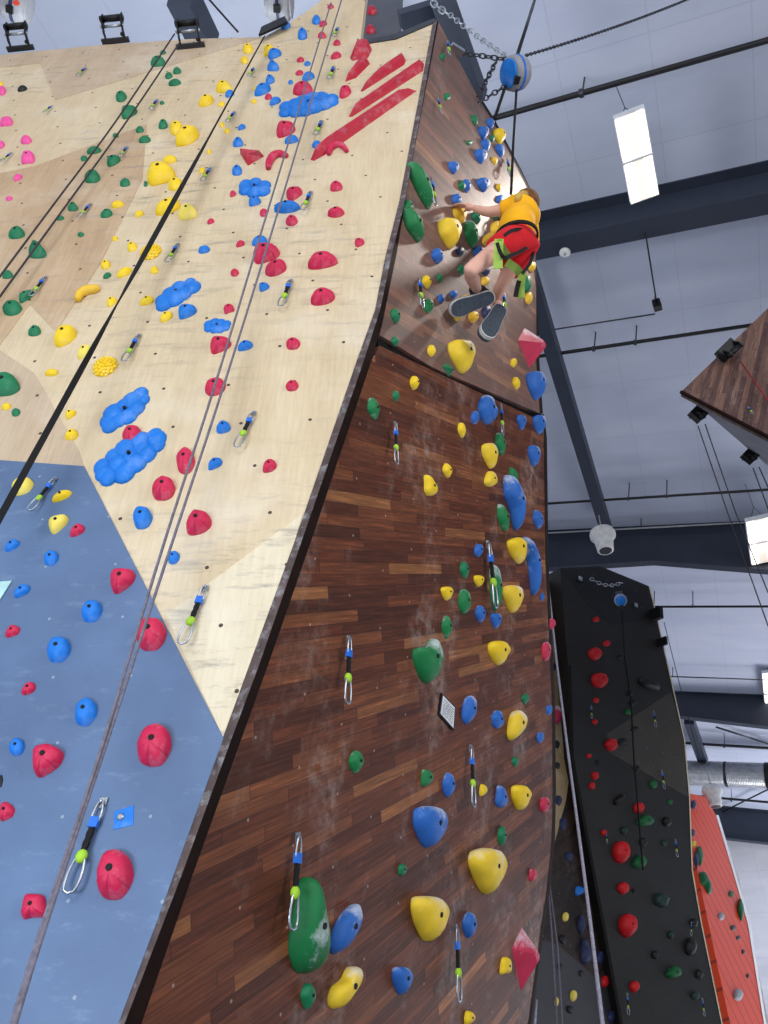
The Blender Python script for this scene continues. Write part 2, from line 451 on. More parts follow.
def fit(pl, x, y, T, p, lift):
    """size the footprint on the wall so hold and bulge together read as the photographed outline"""
    C, s = proj_size(pl, x, y)
    for _ in range(6):
        qx, qy = proj(C + pl.n * p); qx -= x; qy -= y
        q = math.hypot(qx, qy) or 1e-6; ex, ey = qx / q, qy / q
        al = [dx * ex + dy * ey for dx, dy in T]; ext = max(al) - min(al)
        if q * lift > .62 * ext: p *= .62 * ext / (q * lift)
        else: break
    k = max(.3, 1 - q * lift / ext)
    out = []
    for dx, dy in T:
        a = dx * ex + dy * ey; bx, by = dx - a * ex, dy - a * ey
        a2 = a * k
        out.append((x + bx + a2 * ex - qx * lift * .5, y + by + a2 * ey - qy * lift * .5))
    return [pl.loc(pl.pt(u, v)) for u, v in out], p

def hold(pl, grp, x, y, w, h, ang, shape, col, label, prot=.42, bolt=None, name='climbing_hold', cat='climbing hold'):
    ca, sa = math.cos(math.radians(ang)), math.sin(math.radians(ang))
    def px(t):
        a, b = t[0] * w / 2, t[1] * h / 2
        return (a * ca - b * sa, -(a * sa + b * ca))
    C, s = proj_size(pl, x, y)
    size = math.sqrt(w * h) * s
    r = random.Random(int(x * 131 + y * 17))
    if shape in ('cluster', 'cone'):
        return cluster(pl, grp, x, y, px, w, h, shape, col, label, r)
    if shape in FAC:
        tpl, (ax, ay), top = FAC[shape]
        loc, p = fit(pl, x, y, [px(t) for t in tpl], prot * size, .45)
        n = len(loc); o = sum(loc, Vector()) / n
        ap = o + (loc[0] - o) * 0
        e1 = max(loc, key=lambda q: (q - o).x) - o; e2 = max(loc, key=lambda q: (q - o).y) - o
        ap = o + e1 * ax + e2 * ay
        vs = [q - Vector((0, 0, .003)) for q in loc] + [ap + (q - ap) * top + Vector((0, 0, p)) for q in loc]
        fs = [tuple(range(n))[::-1], tuple(range(n, 2 * n))] + [(i, (i + 1) % n, (i + 1) % n + n, i + n) for i in range(n)]
        smooth = False
        centre = ap + Vector((0, 0, p))
    else:
        tpl = smoothpoly([(a * (1 + .06 * r.uniform(-1, 1)), b * (1 + .06 * r.uniform(-1, 1))) for a, b in OUT[shape]])
        loc, p = fit(pl, x, y, [px(t) for t in tpl], prot * size, .5)
        n = len(loc); o = sum(loc, Vector()) / n
        hy = max(q.y for q in loc) - o.y; hx = max(q.x for q in loc) - o.x
        apex = Vector((r.uniform(-.1, .1) * hx, .22 * hy, 0))
        vs = [q - Vector((0, 0, .003)) for q in loc]
        prof = [(1.0, .10), (.965, .34), (.88, .60), (.72, .82), (.5, .95), (.25, 1.0)]
        ph = r.uniform(0, 6)
        for k, hgt in prof:
            for i, q in enumerate(loc):
                d = q - o
                low = max(0, -d.y / hy) if col == 'red' and min(w, h) > 20 else .0
                ridge = 1 + (.04 + .05 * low) * math.sin(i * 2 * math.pi / n * (5 + 4 * (low > 0)) + ph) * hgt
                wob = .05 * p * pnoise(Vector((q.x * 9 + x, q.y * 9 + y, k * 3)))
                vs.append(o + apex * hgt * .8 + d * k * ridge + Vector((0, 0, p * hgt + wob)))
        nr = len(prof) + 1
        fs = [tuple(range(n))[::-1]]
        for j in range(nr - 1):
            for i in range(n):
                l = (i + 1) % n; fs.append((j * n + i, j * n + l, (j + 1) * n + l, (j + 1) * n + i))
        vs.append(o + apex * .8 + Vector((0, 0, p * 1.0))); c = len(vs) - 1
        for i in range(n): fs.append(((nr - 1) * n + i, (nr - 1) * n + (i + 1) % n, c))
        smooth = True; centre = vs[c]
    W = pl.o + pl.M @ o
    ob = mesh(name, [pl.o + pl.M @ v for v in vs], fs, col, None, pl.mat(W), smooth)
    tag(ob, label, cat, grp)
    if bolt is None: bolt = min(w, h) >= 10 and shape not in ('fplate',)
    if bolt:
        rad = min(.0125, size * .07)
        P = pl.o + pl.M @ (centre + Vector((0, 0, .001)))
        nn = (pl.n + pl.u * 0).normalized()
        g = Geo().lathe(P - nn * .004, nn, [(rad, 0), (rad, .0075), (rad * .75, .0085)], 12)
        g.build('bolt_hole', 'hole', ob, pl.mat(P))
    if shape == 'fplate':
        P = pl.o + pl.M @ (centre + Vector((-.012, 0, 0)))
        Geo().lathe(P - pl.n * .004, pl.n, [(.012, 0), (.012, .008), (.008, .011)], 12).build('bolt', 'steel', ob, pl.mat(P))
    return ob

def cluster(pl, grp, x, y, px, w, h, shape, col, label, r):
    g = Geo(); big, small = max(w, h), min(w, h)
    C, s = proj_size(pl, x, y)
    pts = []
    nx = max(3, round(big / small * 2.3)); ny = 2 if small < 30 else 3
    for i in range(nx):
        for j in range(ny):
            a = -1 + 2 * (i + .5) / nx; b = -1 + 2 * (j + .5) / ny
            lim = math.sqrt(max(.05, 1 - a * a))
            pts.append((a * .92 + r.uniform(-.04, .04), b * lim * .74 + r.uniform(-.1, .1), .42 + .6 * lim))
    for a, b, k in pts:
        dx, dy = px((a, b))
        P = pl.pt(x + dx, y + dy)
        rr = small * s * .34 * k * r.uniform(.8, 1.15) * (1.1 if ny == 2 else .85)
        g.ball(P, pl.u * rr * 1.05, pl.v * rr * 1.3, pl.n * rr * .62, 12, 8)
    ob = g.build('climbing_hold', col, None, pl.mat(C), True)
    tag(ob, label, 'climbing hold', grp)
    P = pl.pt(x, y) + pl.n * small * s * .12
    Geo().lathe(P, pl.n, [(.009, 0), (.009, small * s * .1)], 10).build('bolt_hole', 'hole', ob, pl.mat(P))
    return ob

def arc_hold(pl, grp, pts, rpx, col, label):
    """curved sausage hold along sighted points, thickness rpx"""
    P0, s = proj_size(pl, *pts[0]); rad = rpx * s
    c = smooth_path([pl.pt(a, b, rad * .6) for a, b in pts], 5)
    n = len(c); rr = [rad * (.55 + .45 * math.sin(math.pi * min(1, max(0, (i + .6) / n)))) for i in range(n)]
    g = Geo().tube(c, rr, 12)
    W = pl.pt(*pts[len(pts) // 2])
    return tag(g.build('climbing_hold', col, None, pl.mat(W), True), label, 'climbing hold', grp)

def smooth_path(pts, k):
    out = []
    n = len(pts)
    for i in range(n - 1):
        p0, p1, p2, p3 = pts[max(0, i - 1)], pts[i], pts[i + 1], pts[min(n - 1, i + 2)]
        for j in range(k):
            t = j / k
            out.append(.5 * ((2 * p1) + (p2 - p0) * t + (2 * p0 - 5 * p1 + 4 * p2 - p3) * t * t + (3 * p1 - p0 - 3 * p2 + p3) * t ** 3))
    out.append(pts[-1]); return out

def bar_volume(pl, grp, poly, ridge, p, col, label):
    """long wedge volume: sighted footprint and a ridge line standing p off the wall"""
    n = len(poly); base_ = [pl.pt(*q) for q in poly]
    g = Geo(); top = []
    for q in poly:
        a, b = ridge
        t = max(0, min(1, ((q[0] - a[0]) * (b[0] - a[0]) + (q[1] - a[1]) * (b[1] - a[1])) / ((b[0] - a[0]) ** 2 + (b[1] - a[1]) ** 2)))
        c = (a[0] + (b[0] - a[0]) * t, a[1] + (b[1] - a[1]) * t)
        top.append(pl.pt(c[0] + (q[0] - c[0]) * .45, c[1] + (q[1] - c[1]) * .45) + pl.n * p)
    g.add(base_ + top, [tuple(range(n)), tuple(range(n, 2 * n))] + [(i, (i + 1) % n, (i + 1) % n + n, i + n) for i in range(n)])
    ob = g.build('wall_volume', col, None, pl.mat(base_[0]))
    return tag(ob, label, 'climbing volume', grp)

pinks = [
 (2, 91, 8, 10, 0, 'egg', 'pink', 'pink hold at the left photo edge, level with the black hold'),
 (6, 122, 14, 9, 0, 'block', 'pink', 'flat wide pink hold at the left edge below the black hold'),
 (1, 145, 8, 8, 0, 'egg', 'pink', 'pink hold cut by the left photo edge, left of the domed pink hold'),
 (26, 140, 12, 9, 0, 'dome', 'pink', 'domed pink hold directly above the square pink hold'),
 (28, 158, 14, 13, 0, 'block', 'pink', 'square pink block hold, largest of the pink holds'),
 (18, 178, 10, 8, 0, 'pear', 'pink', 'small pink hold just below the square pink hold'),
 (9, 199, 8, 5, 0, 'ell', 'pink', 'lowest and smallest pink foothold on the plywood'),
]
greens = [
 (163, 53, 7, 5, 0, 'ell', 'green', 'tiny green foothold highest on the green route under the roller'),
 (158, 62, 16, 11, 0, 'dome', 'green', 'domed green hold between the two rope strands near the top'),
 (177, 71, 9, 7, 0, 'dome', 'green', 'small green hold right of the ropes, upper right of a group of three'),
 (168.5, 76, 8, 7, 0, 'egg', 'green', 'small green hold, left one of the group of three near the top'),
 (174.5, 83, 14, 7, 0, 'half', 'green', 'wide green hold, lowest of the group of three near the top'),
 (121, 97, 12, 11, 0, 'egg', 'green', 'round green hold left of the upper green ropes'),
 (129.5, 112, 18, 14, 15, 'wedge', 'green', 'pointed green hold behind the right strand, below the round one'),
 (162, 103, 5, 4, 0, 'ell', 'green', 'tiny green foothold touching the quickdraw right of the ropes'),
 (163, 124.5, 10, 10, 0, 'dome', 'green', 'green hold just left of the two-lobed yellow hold'),
 (140, 130, 9, 7, 0, 'dome', 'green', 'upper of two stacked small green holds right of the ropes'),
 (145, 140, 13, 8, 0, 'half', 'green', 'lower of two stacked small green holds right of the ropes'),
 (115.5, 136, 8, 6, -20, 'drop', 'green', 'small dark green foothold on the right rope strand mid height'),
 (94, 151, 16, 8, 0, 'half', 'green', 'flat wide green hold across both strands of the green rope'),
 (84, 159, 8, 6, 0, 'ell', 'green', 'small green foothold under the flat wide green hold'),
 (114, 161, 16, 12, 15, 'wedge', 'green', 'green wedge hold beside the quickdraw right of the ropes'),
 (92.5, 177, 17, 14, 0, 'dome', 'green', 'large domed green hold touching the right rope strand mid wall'),
 (125, 183, 11, 9, 0, 'dome', 'green', 'green hold left of the large yellow wedge, alone on tan panel'),
 (145.5, 184, 4, 6, 0, 'block', 'green', 'tiny upright green foothold at the foot of the yellow wedge'),
 (73, 207, 12, 10, 0, 'bell', 'green', 'green hold up-left of a quickdraw on the tan panel'),
 (60.5, 218.5, 9, 6, 0, 'half', 'green', 'small green foothold on the right strand above the big pointed hold'),
 (106.5, 214, 14, 10, 0, 'half', 'green', 'green half-moon hold right of the quickdraw on the tan panel'),
 (81, 235, 8, 6, 0, 'leaf', 'green', 'tiny green foothold alone below the tan panel quickdraw'),
 (17, 233, 18, 13, 0, 'dome', 'green', 'broad green hold left of the green rope near the left edge'),
 (37.5, 250, 20, 18, 0, 'foot', 'green', 'big pointed green hold hard against the right rope strand'),
 (7.5, 275, 12, 9, 0, 'dome', 'green', 'green hold under both strands at the left edge'),
 (27.5, 296, 20, 11, 25, 'wedge', 'green', 'long slanted green hold behind a quickdraw near the left edge'),
 (12, 309, 21, 16, 0, 'ell', 'green', 'large oval green hold below the slanted green hold'),
 (34.5, 331, 14, 11, 0, 'dome', 'green', 'green hold left of the big yellow jug with a ridge'),
 (107, 276, 10, 7, 20, 'drop', 'green', 'small green hold left of the slanted yellow hold mid wall'),
 (4, 385, 34, 23, 0, 'dome', 'green', 'biggest green hold, cut by the left photo edge'),
 (16, 413, 10, 9, 0, 'ell', 'green', 'small round dark green hold next to a yellow one, left edge'),
]
yellows = [
 (1, 84, 5, 5, 0, 'ell', 'yellow', 'tiny yellow hold at the left edge above the top pink hold'),
 (176, 128.5, 14, 15, 0, 'ell', 'yellow', 'round upper lobe of the two-lobed yellow jug pair'),
 (187, 137, 30, 20, 28, 'drop', 'yellow', 'long lower piece of the two-lobed yellow jug pair'),
 (162, 174.5, 31, 25, 0, 'wedge', 'yellow', 'largest yellow wedge hold on the plywood'),
 (169.5, 160, 15, 9, 0, 'half', 'yellow', 'small yellow hold on top of the largest wedge'),
 (175.5, 185, 17, 15, 15, 'drop', 'yellow', 'yellow hold tucked at the right foot of the largest wedge'),
 (248, 49, 11, 11, 0, 'egg', 'yellow', 'yellow hold left of the black strap near the wall top'),
 (244.5, 60.5, 8, 8, 0, 'ell', 'yellow', 'small yellow hold right below the top one, left of the strap'),
 (269, 51, 13, 13, 0, 'wedge', 'yellow', 'yellow hold right of the strap touching a blue hold'),
 (225, 88, 18, 13, -20, 'wedge', 'yellow', 'yellow jug left of the strap with a blue hold at its tip'),
 (206, 101.5, 19, 13, 20, 'drop', 'yellow', 'oval yellow jug down-left of the jug with a blue tip'),
 (221.5, 104.5, 8, 5, 20, 'ell', 'yellow', 'small yellow foothold right of the oval jug'),
 (254, 101.5, 6, 5, 0, 'ell', 'yellow', 'tiny yellow foothold below the slanted blue hold'),
 (255, 89, 5, 4, 0, 'ell', 'yellow', 'tiny yellow chip on the left end of the slanted blue hold'),
 (222, 125, 5, 6, 0, 'ell', 'yellow', 'tiny yellow foothold on the strap, upper of two'),
 (227, 131, 6, 6, 0, 'ell', 'yellow', 'tiny yellow foothold on the strap, lower of two'),
 (209, 152, 5, 5, 0, 'ell', 'yellow', 'tiny yellow foothold left of the strap below a quickdraw'),
 (202, 171, 7, 7, 0, 'egg', 'yellow', 'small yellow hold left of the quickdraw beside the strap'),
 (167.5, 207, 28, 16, 15, 'half', 'yellow', 'broad flat yellow hold left of the strap below the largest wedge'),
 (187.5, 212, 20, 16, 5, 'dome', 'pale_yellow', 'pale yellow hold just right of the strap'),
 (117.5, 205, 14, 8, 0, 'half', 'yellow', 'yellow hold above right of the green half-moon hold'),
 (139, 214, 10, 7, 10, 'half', 'yellow', 'small yellow hold left of the broad flat yellow hold'),
 (115, 239, 7, 5, 0, 'ell', 'yellow', 'tiny yellow foothold below the green half-moon hold'),
 (132, 247, 11, 10, 0, 'egg', 'yellow', 'yellow hold left of the bumpy round yellow hold'),
 (105.5, 265, 11, 10, 0, 'egg', 'yellow', 'yellow hold above the small green hold mid wall'),
 (124, 273, 18, 8, 28, 'ell', 'yellow', 'slanted thin yellow hold right of the small green hold'),
 (154.5, 270, 9, 8, 0, 'dome', 'yellow', 'small yellow hold just right of the strap under the bumpy hold'),
 (111.5, 302, 12, 10, 10, 'pear', 'yellow', 'small yellow hold right of the bent sausage hold'),
 (146.5, 301, 15, 10, 10, 'half', 'yellow', 'flat yellow hold left of the upper long blue cluster'),
 (166, 317, 15, 10, 30, 'half', 'yellow', 'yellow hold tucked under the upper long blue cluster'),
 (64, 336, 27, 21, 25, 'half', 'yellow', 'big yellow jug with a ridge on the lower left plywood'),
 (84, 352, 18, 14, 20, 'half', 'pale_yellow', 'pale yellow hold right below the big ridged jug'),
 (51.5, 373, 15, 7, 0, 'ell', 'yellow', 'thin yellow hold left of the bumpy hold by the strap'),
 (71, 414, 13, 10, 20, 'wedge', 'yellow', 'yellow hold under the strap, upper of two near the blue panel'),
 (71, 435, 15, 13, 0, 'half', 'yellow', 'yellow hold right of the strap just above the blue panel'),
 (6.5, 407, 11, 8, 0, 'half', 'yellow', 'yellow hold at left edge below the biggest green hold'),
 (22, 487, 25, 19, 15, 'egg', 'pale_yellow', 'round pale yellow hold on the blue panel crossed by the strap'),
 (62, 497, 25, 12, 18, 'drop', 'yellow', 'thin bright yellow hold right of the quickdraw on the blue panel'),
 (59, 523.5, 25, 20, 30, 'wedge', 'pale_yellow', 'pale yellow hold touching a red one on the blue panel'),
]
reds = [
 (330.5, 7, 7, 5, 0, 'ell', 'red', 'topmost tiny red hold on the centre rope'),
 (323, 24, 9, 6, 20, 'half', 'red', 'second red hold from the top on the centre rope'),
 (322, 35.5, 9, 7, 0, 'dome', 'red', 'third red hold from the top on the centre rope'),
 (337, 43, 8, 6, 0, 'dome', 'red', 'small red hold below the highest quickdraw right of the ropes'),
 (336, 56, 12, 7, 15, 'half', 'red', 'red hold above the second highest quickdraw right of the ropes'),
 (300.5, 60, 8, 6, 0, 'half', 'red', 'upper of two small red holds left of the centre ropes'),
 (299.5, 73, 8, 6, 0, 'half', 'red', 'lower of two small red holds left of the centre ropes'),
 (268.5, 97, 8, 6, 0, 'dome', 'red', 'small red hold right of the slanted blue hold near the top'),
 (303, 89, 21, 14, 0, 'dome', 'red', 'red hold peeking out on top of the wide blue cluster'),
 (344.5, 92, 15, 12, 40, 'half', 'red', 'red hold at the right end of the wide blue cluster'),
 (286, 129.5, 22, 18, 10, 'wedge', 'red', 'large red hold below the left end of the wide blue cluster'),
 (295, 193.5, 19, 14, 25, 'wedge', 'red', 'red hold above the flat blue hold right of the ropes'),
 (336, 186.5, 13, 11, 10, 'dome', 'red', 'red hold below the red arch on the right plywood'),
 (232.5, 194, 7, 7, 20, 'half', 'red', 'small red hold left of the round blue cluster'),
 (263.5, 213, 9, 8, 15, 'egg', 'red', 'small red hold on the left strand below the round blue cluster'),
 (291.5, 221, 13, 11, 0, 'egg', 'red', 'red hold just under the flat blue hold'),
 (336, 213, 19, 13, 0, 'drop', 'red', 'pointed red hold second below the red arch'),
 (360, 242.5, 11, 10, 15, 'wedge', 'red', 'lone red hold nearest the arete on upper plywood'),
 (210.5, 221.5, 8, 6, 15, 'half', 'red', 'tiny red hold above the small blue hold left of the ropes'),
 (240, 244, 10, 7, 15, 'half', 'red', 'small red hold left of the large red sloper on the ropes'),
 (267.5, 253.5, 31, 22, 10, 'wedge', 'red', 'largest red sloper behind the centre ropes, upper of two'),
 (275.5, 268.5, 25, 16, 25, 'ell', 'red', 'oval red sloper lower of two touching on the centre ropes'),
 (322, 261, 32, 17, 10, 'dome', 'red', 'wide low triangular red hold on the right plywood'),
 (322.5, 297, 26, 19, 10, 'half', 'red', 'red half-moon hold right of a quickdraw mid plywood'),
 (234.5, 273, 9, 8, 0, 'egg', 'red', 'small round red hold up-right of the upper long blue cluster'),
 (228.5, 309, 11, 10, 20, 'block', 'red', 'small red hold above the little blue cluster'),
 (221, 344.5, 25, 19, 10, 'wedge', 'red', 'red hold right under the little blue cluster on the ropes'),
 (293, 344, 15, 13, 10, 'egg', 'red', 'round red hold alone, first below the red half-moon hold'),
 (215, 387, 23, 18, 25, 'egg', 'red', 'red hold behind both strands above a pair of blue chips'),
 (292, 386, 14, 11, 10, 'egg', 'red', 'round red hold alone, second below the red half-moon hold'),
 (269, 466, 17, 14, 20, 'half', 'red', 'lowest lone red hold right of the ropes, below a quickdraw'),
 (185.5, 461, 20, 27, 0, 'egg', 'red', 'tall red hold left edge of the ropes beside the big blue cluster'),
 (131.5, 435, 22, 19, 20, 'egg', 'red', 'red hold peeking out above the big blue cluster'),
 (163, 489, 27, 25, 10, 'egg', 'red', 'red hold right of the lower end of the big blue cluster'),
 (197.5, 522.5, 29, 27, 15, 'half', 'red', 'large red hold right of the ropes on lower plywood'),
 (77, 531, 18, 14, 15, 'half', 'red', 'small red hold touching a pale yellow one on the blue panel'),
 (123, 579.5, 30, 29, 20, 'wedge', 'red', 'red hold at the upper right border of the blue panel'),
 (150.5, 634.5, 36, 36, 15, 'egg', 'red', 'ridged red hold behind the ropes on the blue panel border'),
 (12.5, 632, 18, 14, 10, 'half', 'red', 'small red hold near the left edge beside the teal card'),
 (28.5, 689, 18, 15, 15, 'half', 'red', 'small red hold left of a tall blue one on the blue panel'),
 (153.5, 746, 39, 45, 0, 'egg', 'red', 'large pink-red jug upper right on the blue panel, above the blue plate'),
 (48, 759, 38, 38, 15, 'wedge', 'red', 'large pink-red jug on the left of the blue panel'),
 (8, 812, 19, 22, 0, 'wedge', 'red', 'red hold at the left edge of the blue panel below the large jug'),
 (114.5, 876, 44, 55, 0, 'egg', 'red', 'biggest pink-red jug, low on the blue panel right of a quickdraw'),
 (34, 907, 28, 28, 0, 'block', 'red', 'flat red hold beside the rope at the bottom of the blue panel'),
]
blues = [
 (286, 25.5, 11, 10, 0, 'wedge', 'blue', 'blue hold beside the strap anchor at the wall top'),
 (316.5, 20, 9, 10, 0, 'dome', 'blue', 'topmost blue hold left of the centre ropes'),
 (302.5, 34, 10, 13, 0, 'dome', 'blue', 'second blue hold down, left of the centre ropes'),
 (275, 54, 15, 11, 10, 'wedge', 'blue', 'blue hold touching a yellow one near the top, upper of a pair'),
 (273, 66, 13, 11, 0, 'foot', 'blue', 'blue hold lower of a pair below the yellow one'),
 (270.5, 80, 10, 11, 0, 'wedge', 'blue', 'small blue hold on the upper right of the slanted blue hold'),
 (262, 90, 19, 12, 25, 'half', 'blue', 'slanted wide blue hold near the top, right of the strap'),
 (274.5, 101.5, 13, 8, 20, 'half', 'blue', 'blue hold left of the wide blue cluster'),
 (307.5, 64, 7, 5, 10, 'ell', 'blue', 'tiny blue foothold on the left strand near the top'),
 (290.5, 82.5, 5, 5, 0, 'ell', 'blue', 'tiny blue dot foothold above the wide blue cluster'),
 (308, 77, 15, 9, 20, 'half', 'blue', 'blue hold on the ropes above the wide blue cluster'),
 (309, 105.5, 60, 24, 12, 'cluster', 'blue', 'wide bumpy blue cluster across the centre ropes near the top'),
 (229.5, 94, 10, 8, 10, 'half', 'blue', 'blue hold on the strap at the tip of a yellow jug'),
 (241.5, 127.5, 9, 6, 15, 'half', 'blue', 'small blue hold right of the strap, upper of two'),
 (238, 142.5, 11, 10, 0, 'dome', 'blue', 'blue hold right of the strap, lower of two'),
 (291.5, 140, 15, 9, 10, 'half', 'blue', 'blue hold at the lower right of a large red one by the ropes'),
 (316.5, 145, 10, 8, 10, 'ell', 'blue', 'blue hold at the left tip of the longest red bar'),
 (237, 170.5, 11, 11, 0, 'dome', 'blue', 'blue hold left above the round blue cluster'),
 (255, 188.5, 29, 22, 0, 'cluster', 'blue', 'round bumpy blue cluster left of the centre ropes'),
 (255, 201.5, 14, 11, 0, 'wedge', 'blue', 'blue hold at the foot of the round blue cluster'),
 (287, 208, 30, 14, 0, 'drop', 'blue', 'flat blue hold with scalloped top across the right strand'),
 (259.5, 241, 17, 10, 10, 'dome', 'blue', 'blue hold on top of the largest red sloper'),
 (204, 250, 13, 8, 10, 'ell', 'blue', 'small blue oval hold alone left of the centre ropes'),
 (177, 294, 46, 24, 33, 'cluster', 'blue', 'upper long bumpy blue cluster right of the strap'),
 (187.5, 311.5, 21, 16, 10, 'wedge', 'blue', 'smooth blue hold under the upper long blue cluster'),
 (264.5, 287, 12, 10, 15, 'wedge', 'blue', 'small blue hold right of the ropes below the oval red sloper'),
 (217.5, 326.5, 25, 15, 0, 'cluster', 'blue', 'little bumpy blue cluster left of the ropes above a red hold'),
 (245, 346, 17, 11, 12, 'half', 'blue', 'blue oval hold right of the ropes beside a red hold'),
 (223, 427, 16, 13, 10, 'dome', 'blue', 'blue chip hold right of the ropes, upper of two'),
 (214.5, 463.5, 17, 11, 30, 'dome', 'blue', 'blue chip hold right of the ropes, lower of two'),
 (126, 411, 58, 27, 37, 'cluster', 'blue', 'long bumpy blue cluster in the middle, above the biggest one'),
 (131, 457, 82, 38, 33, 'cluster', 'blue', 'biggest bumpy blue cluster above the blue panel'),
 (142, 518, 21, 25, 10, 'egg', 'blue', 'blue hold above the blue panel border below the biggest cluster'),
 (173.5, 558, 13, 15, -20, 'ell', 'blue', 'blue oval hold right of the ropes near the blue panel border'),
 (12, 546, 19, 12, 20, 'half', 'blue', 'blue hold at upper left of the blue panel near the edge'),
 (51, 559, 18, 17, 10, 'egg', 'blue', 'blue hold highest in the middle of the blue panel'),
 (21.5, 591.5, 21, 14, 18, 'half', 'blue', 'blue hold beside the teal card'),
 (92, 612, 24, 25, 0, 'egg', 'blue', 'blue hold left of a red border hold on the blue panel'),
 (58, 650, 27, 28, 0, 'egg', 'blue', 'big round blue hold in the middle left of the blue panel'),
 (86, 712.5, 25, 31, -10, 'egg', 'blue', 'tall blue hold mid blue panel casting a shadow on its right'),
 (17, 748, 18, 20, 0, 'ell', 'blue', 'small blue hold left of the large pink-red jug'),
 (124.5, 818, 23, 27, 0, 'fplate', 'blue', 'flat blue diamond plate with a bolt on the blue panel'),
]
darks = [
 (22, 89, 11, 6, 0, 'half', 'black', 'lone small black hold high on the left plywood'),
 (1, 782, 5, 16, 0, 'ell', 'black', 'dark hold cut by the left edge of the blue panel'),
]
for lst, grp in ((pinks, 'pink holds on the left wall'), (darks, 'black holds on the left wall'), (greens, 'green holds on the left wall'), (yellows, 'yellow holds on the left wall'),
                 (reds, 'red holds on the left wall'), (blues, 'blue holds on the left wall')):
    for x, y, w, h, a, sh, c, lab in lst:
        if sh == 'cluster':
            hold(LW, grp, x, y, w, h, a, sh, c, lab)
        elif sh == 'fplate':
            hold(LW, grp, x, y, w, h, a, sh, c, lab, .1)
        else:
            hold(LW, grp, x, y, w, h, a, sh, c, lab)
# bumpy round yellow holds: studded with small balls
for x, y, rr, lab in ((151, 253, 10.5, 'bumpy round yellow hold under the strap mid plywood'), (105.5, 367.5, 12, 'bumpy round yellow hold right of the strap on lower plywood')):
    C, s = proj_size(LW, x, y); g = Geo(); R0 = rr * s
    g.ball(C, LW.u * R0 * .95, LW.v * R0 * 1.1, LW.n * R0 * .5, 18, 10)
    for k in range(46):
        z = 1 - (k + .5) / 46; a = k * 2.39996; q = math.sqrt(1 - z * z)
        P = C + LW.u * R0 * .92 * q * math.cos(a) + LW.v * R0 * 1.06 * q * math.sin(a) + LW.n * R0 * .5 * z
        b = R0 * .17; g.ball(P, LW.u * b, LW.v * b, LW.n * b, 8, 5)
    tag(g.build('climbing_hold', 'yellow', None, LW.mat(C), True), lab, 'climbing hold', 'yellow holds on the left wall')
arc_hold(LW, 'yellow holds on the left wall', [(77.5, 300), (80, 294), (87, 290), (94, 289), (99, 287)], 5, 'amber', 'bent sausage-shaped yellow hold on the left plywood')
arc_hold(LW, 'red holds on the left wall', [(268, 168), (269, 162), (273, 156), (280, 153.5), (287, 155.5)], 4, 'red', 'bent red horn hold left of the centre ropes')
arc_hold(LW, 'red holds on the left wall', [(328.5, 154), (331, 148), (336, 144.5), (342, 145.5), (347, 151)], 3.4, 'red', 'red arch-shaped hold under the longest red bar')
RB = 'red wedge volumes at the top of the plywood wall'
bar_volume(LW, RB, [(240, 153.5), (264, 156.5), (248, 166)], ((243, 157), (258, 158)), .05, 'crimson', 'red flat triangle volume pointing right, left of the red horn')
bar_volume(LW, RB, [(357, 41), (368, 40), (372, 50), (368, 58), (352, 61), (350, 58)], ((359, 50), (365, 50)), .05, 'crimson', 'blocky red volume at the top edge of the plywood')
bar_volume(LW, RB, [(345, 82), (352, 72), (356, 64), (366, 56), (370, 64), (356, 78)], ((352, 75), (364, 64)), .04, 'crimson', 'pointed red volume directly under the blocky red volume')
bar_volume(LW, RB, [(360.5, 91), (378, 69), (402, 54), (406, 61), (404, 65), (362, 92)], ((372, 82), (402, 60)), .035, 'crimson', 'shortest red bar, uppermost of the three slanted bars')
bar_volume(LW, RB, [(348.5, 117), (354, 107), (419, 60.5), (424, 64), (423, 71), (352, 117)], ((358, 109), (420, 67)), .035, 'crimson', 'middle red bar of the three slanted bars')
bar_volume(LW, RB, [(310.5, 160), (314, 151), (327, 138), (398, 93), (417, 91), (405, 99), (330, 152), (314, 161)], ((320, 152), (402, 96)), .04, 'crimson', 'longest red bar, lowest of the three slanted bars')

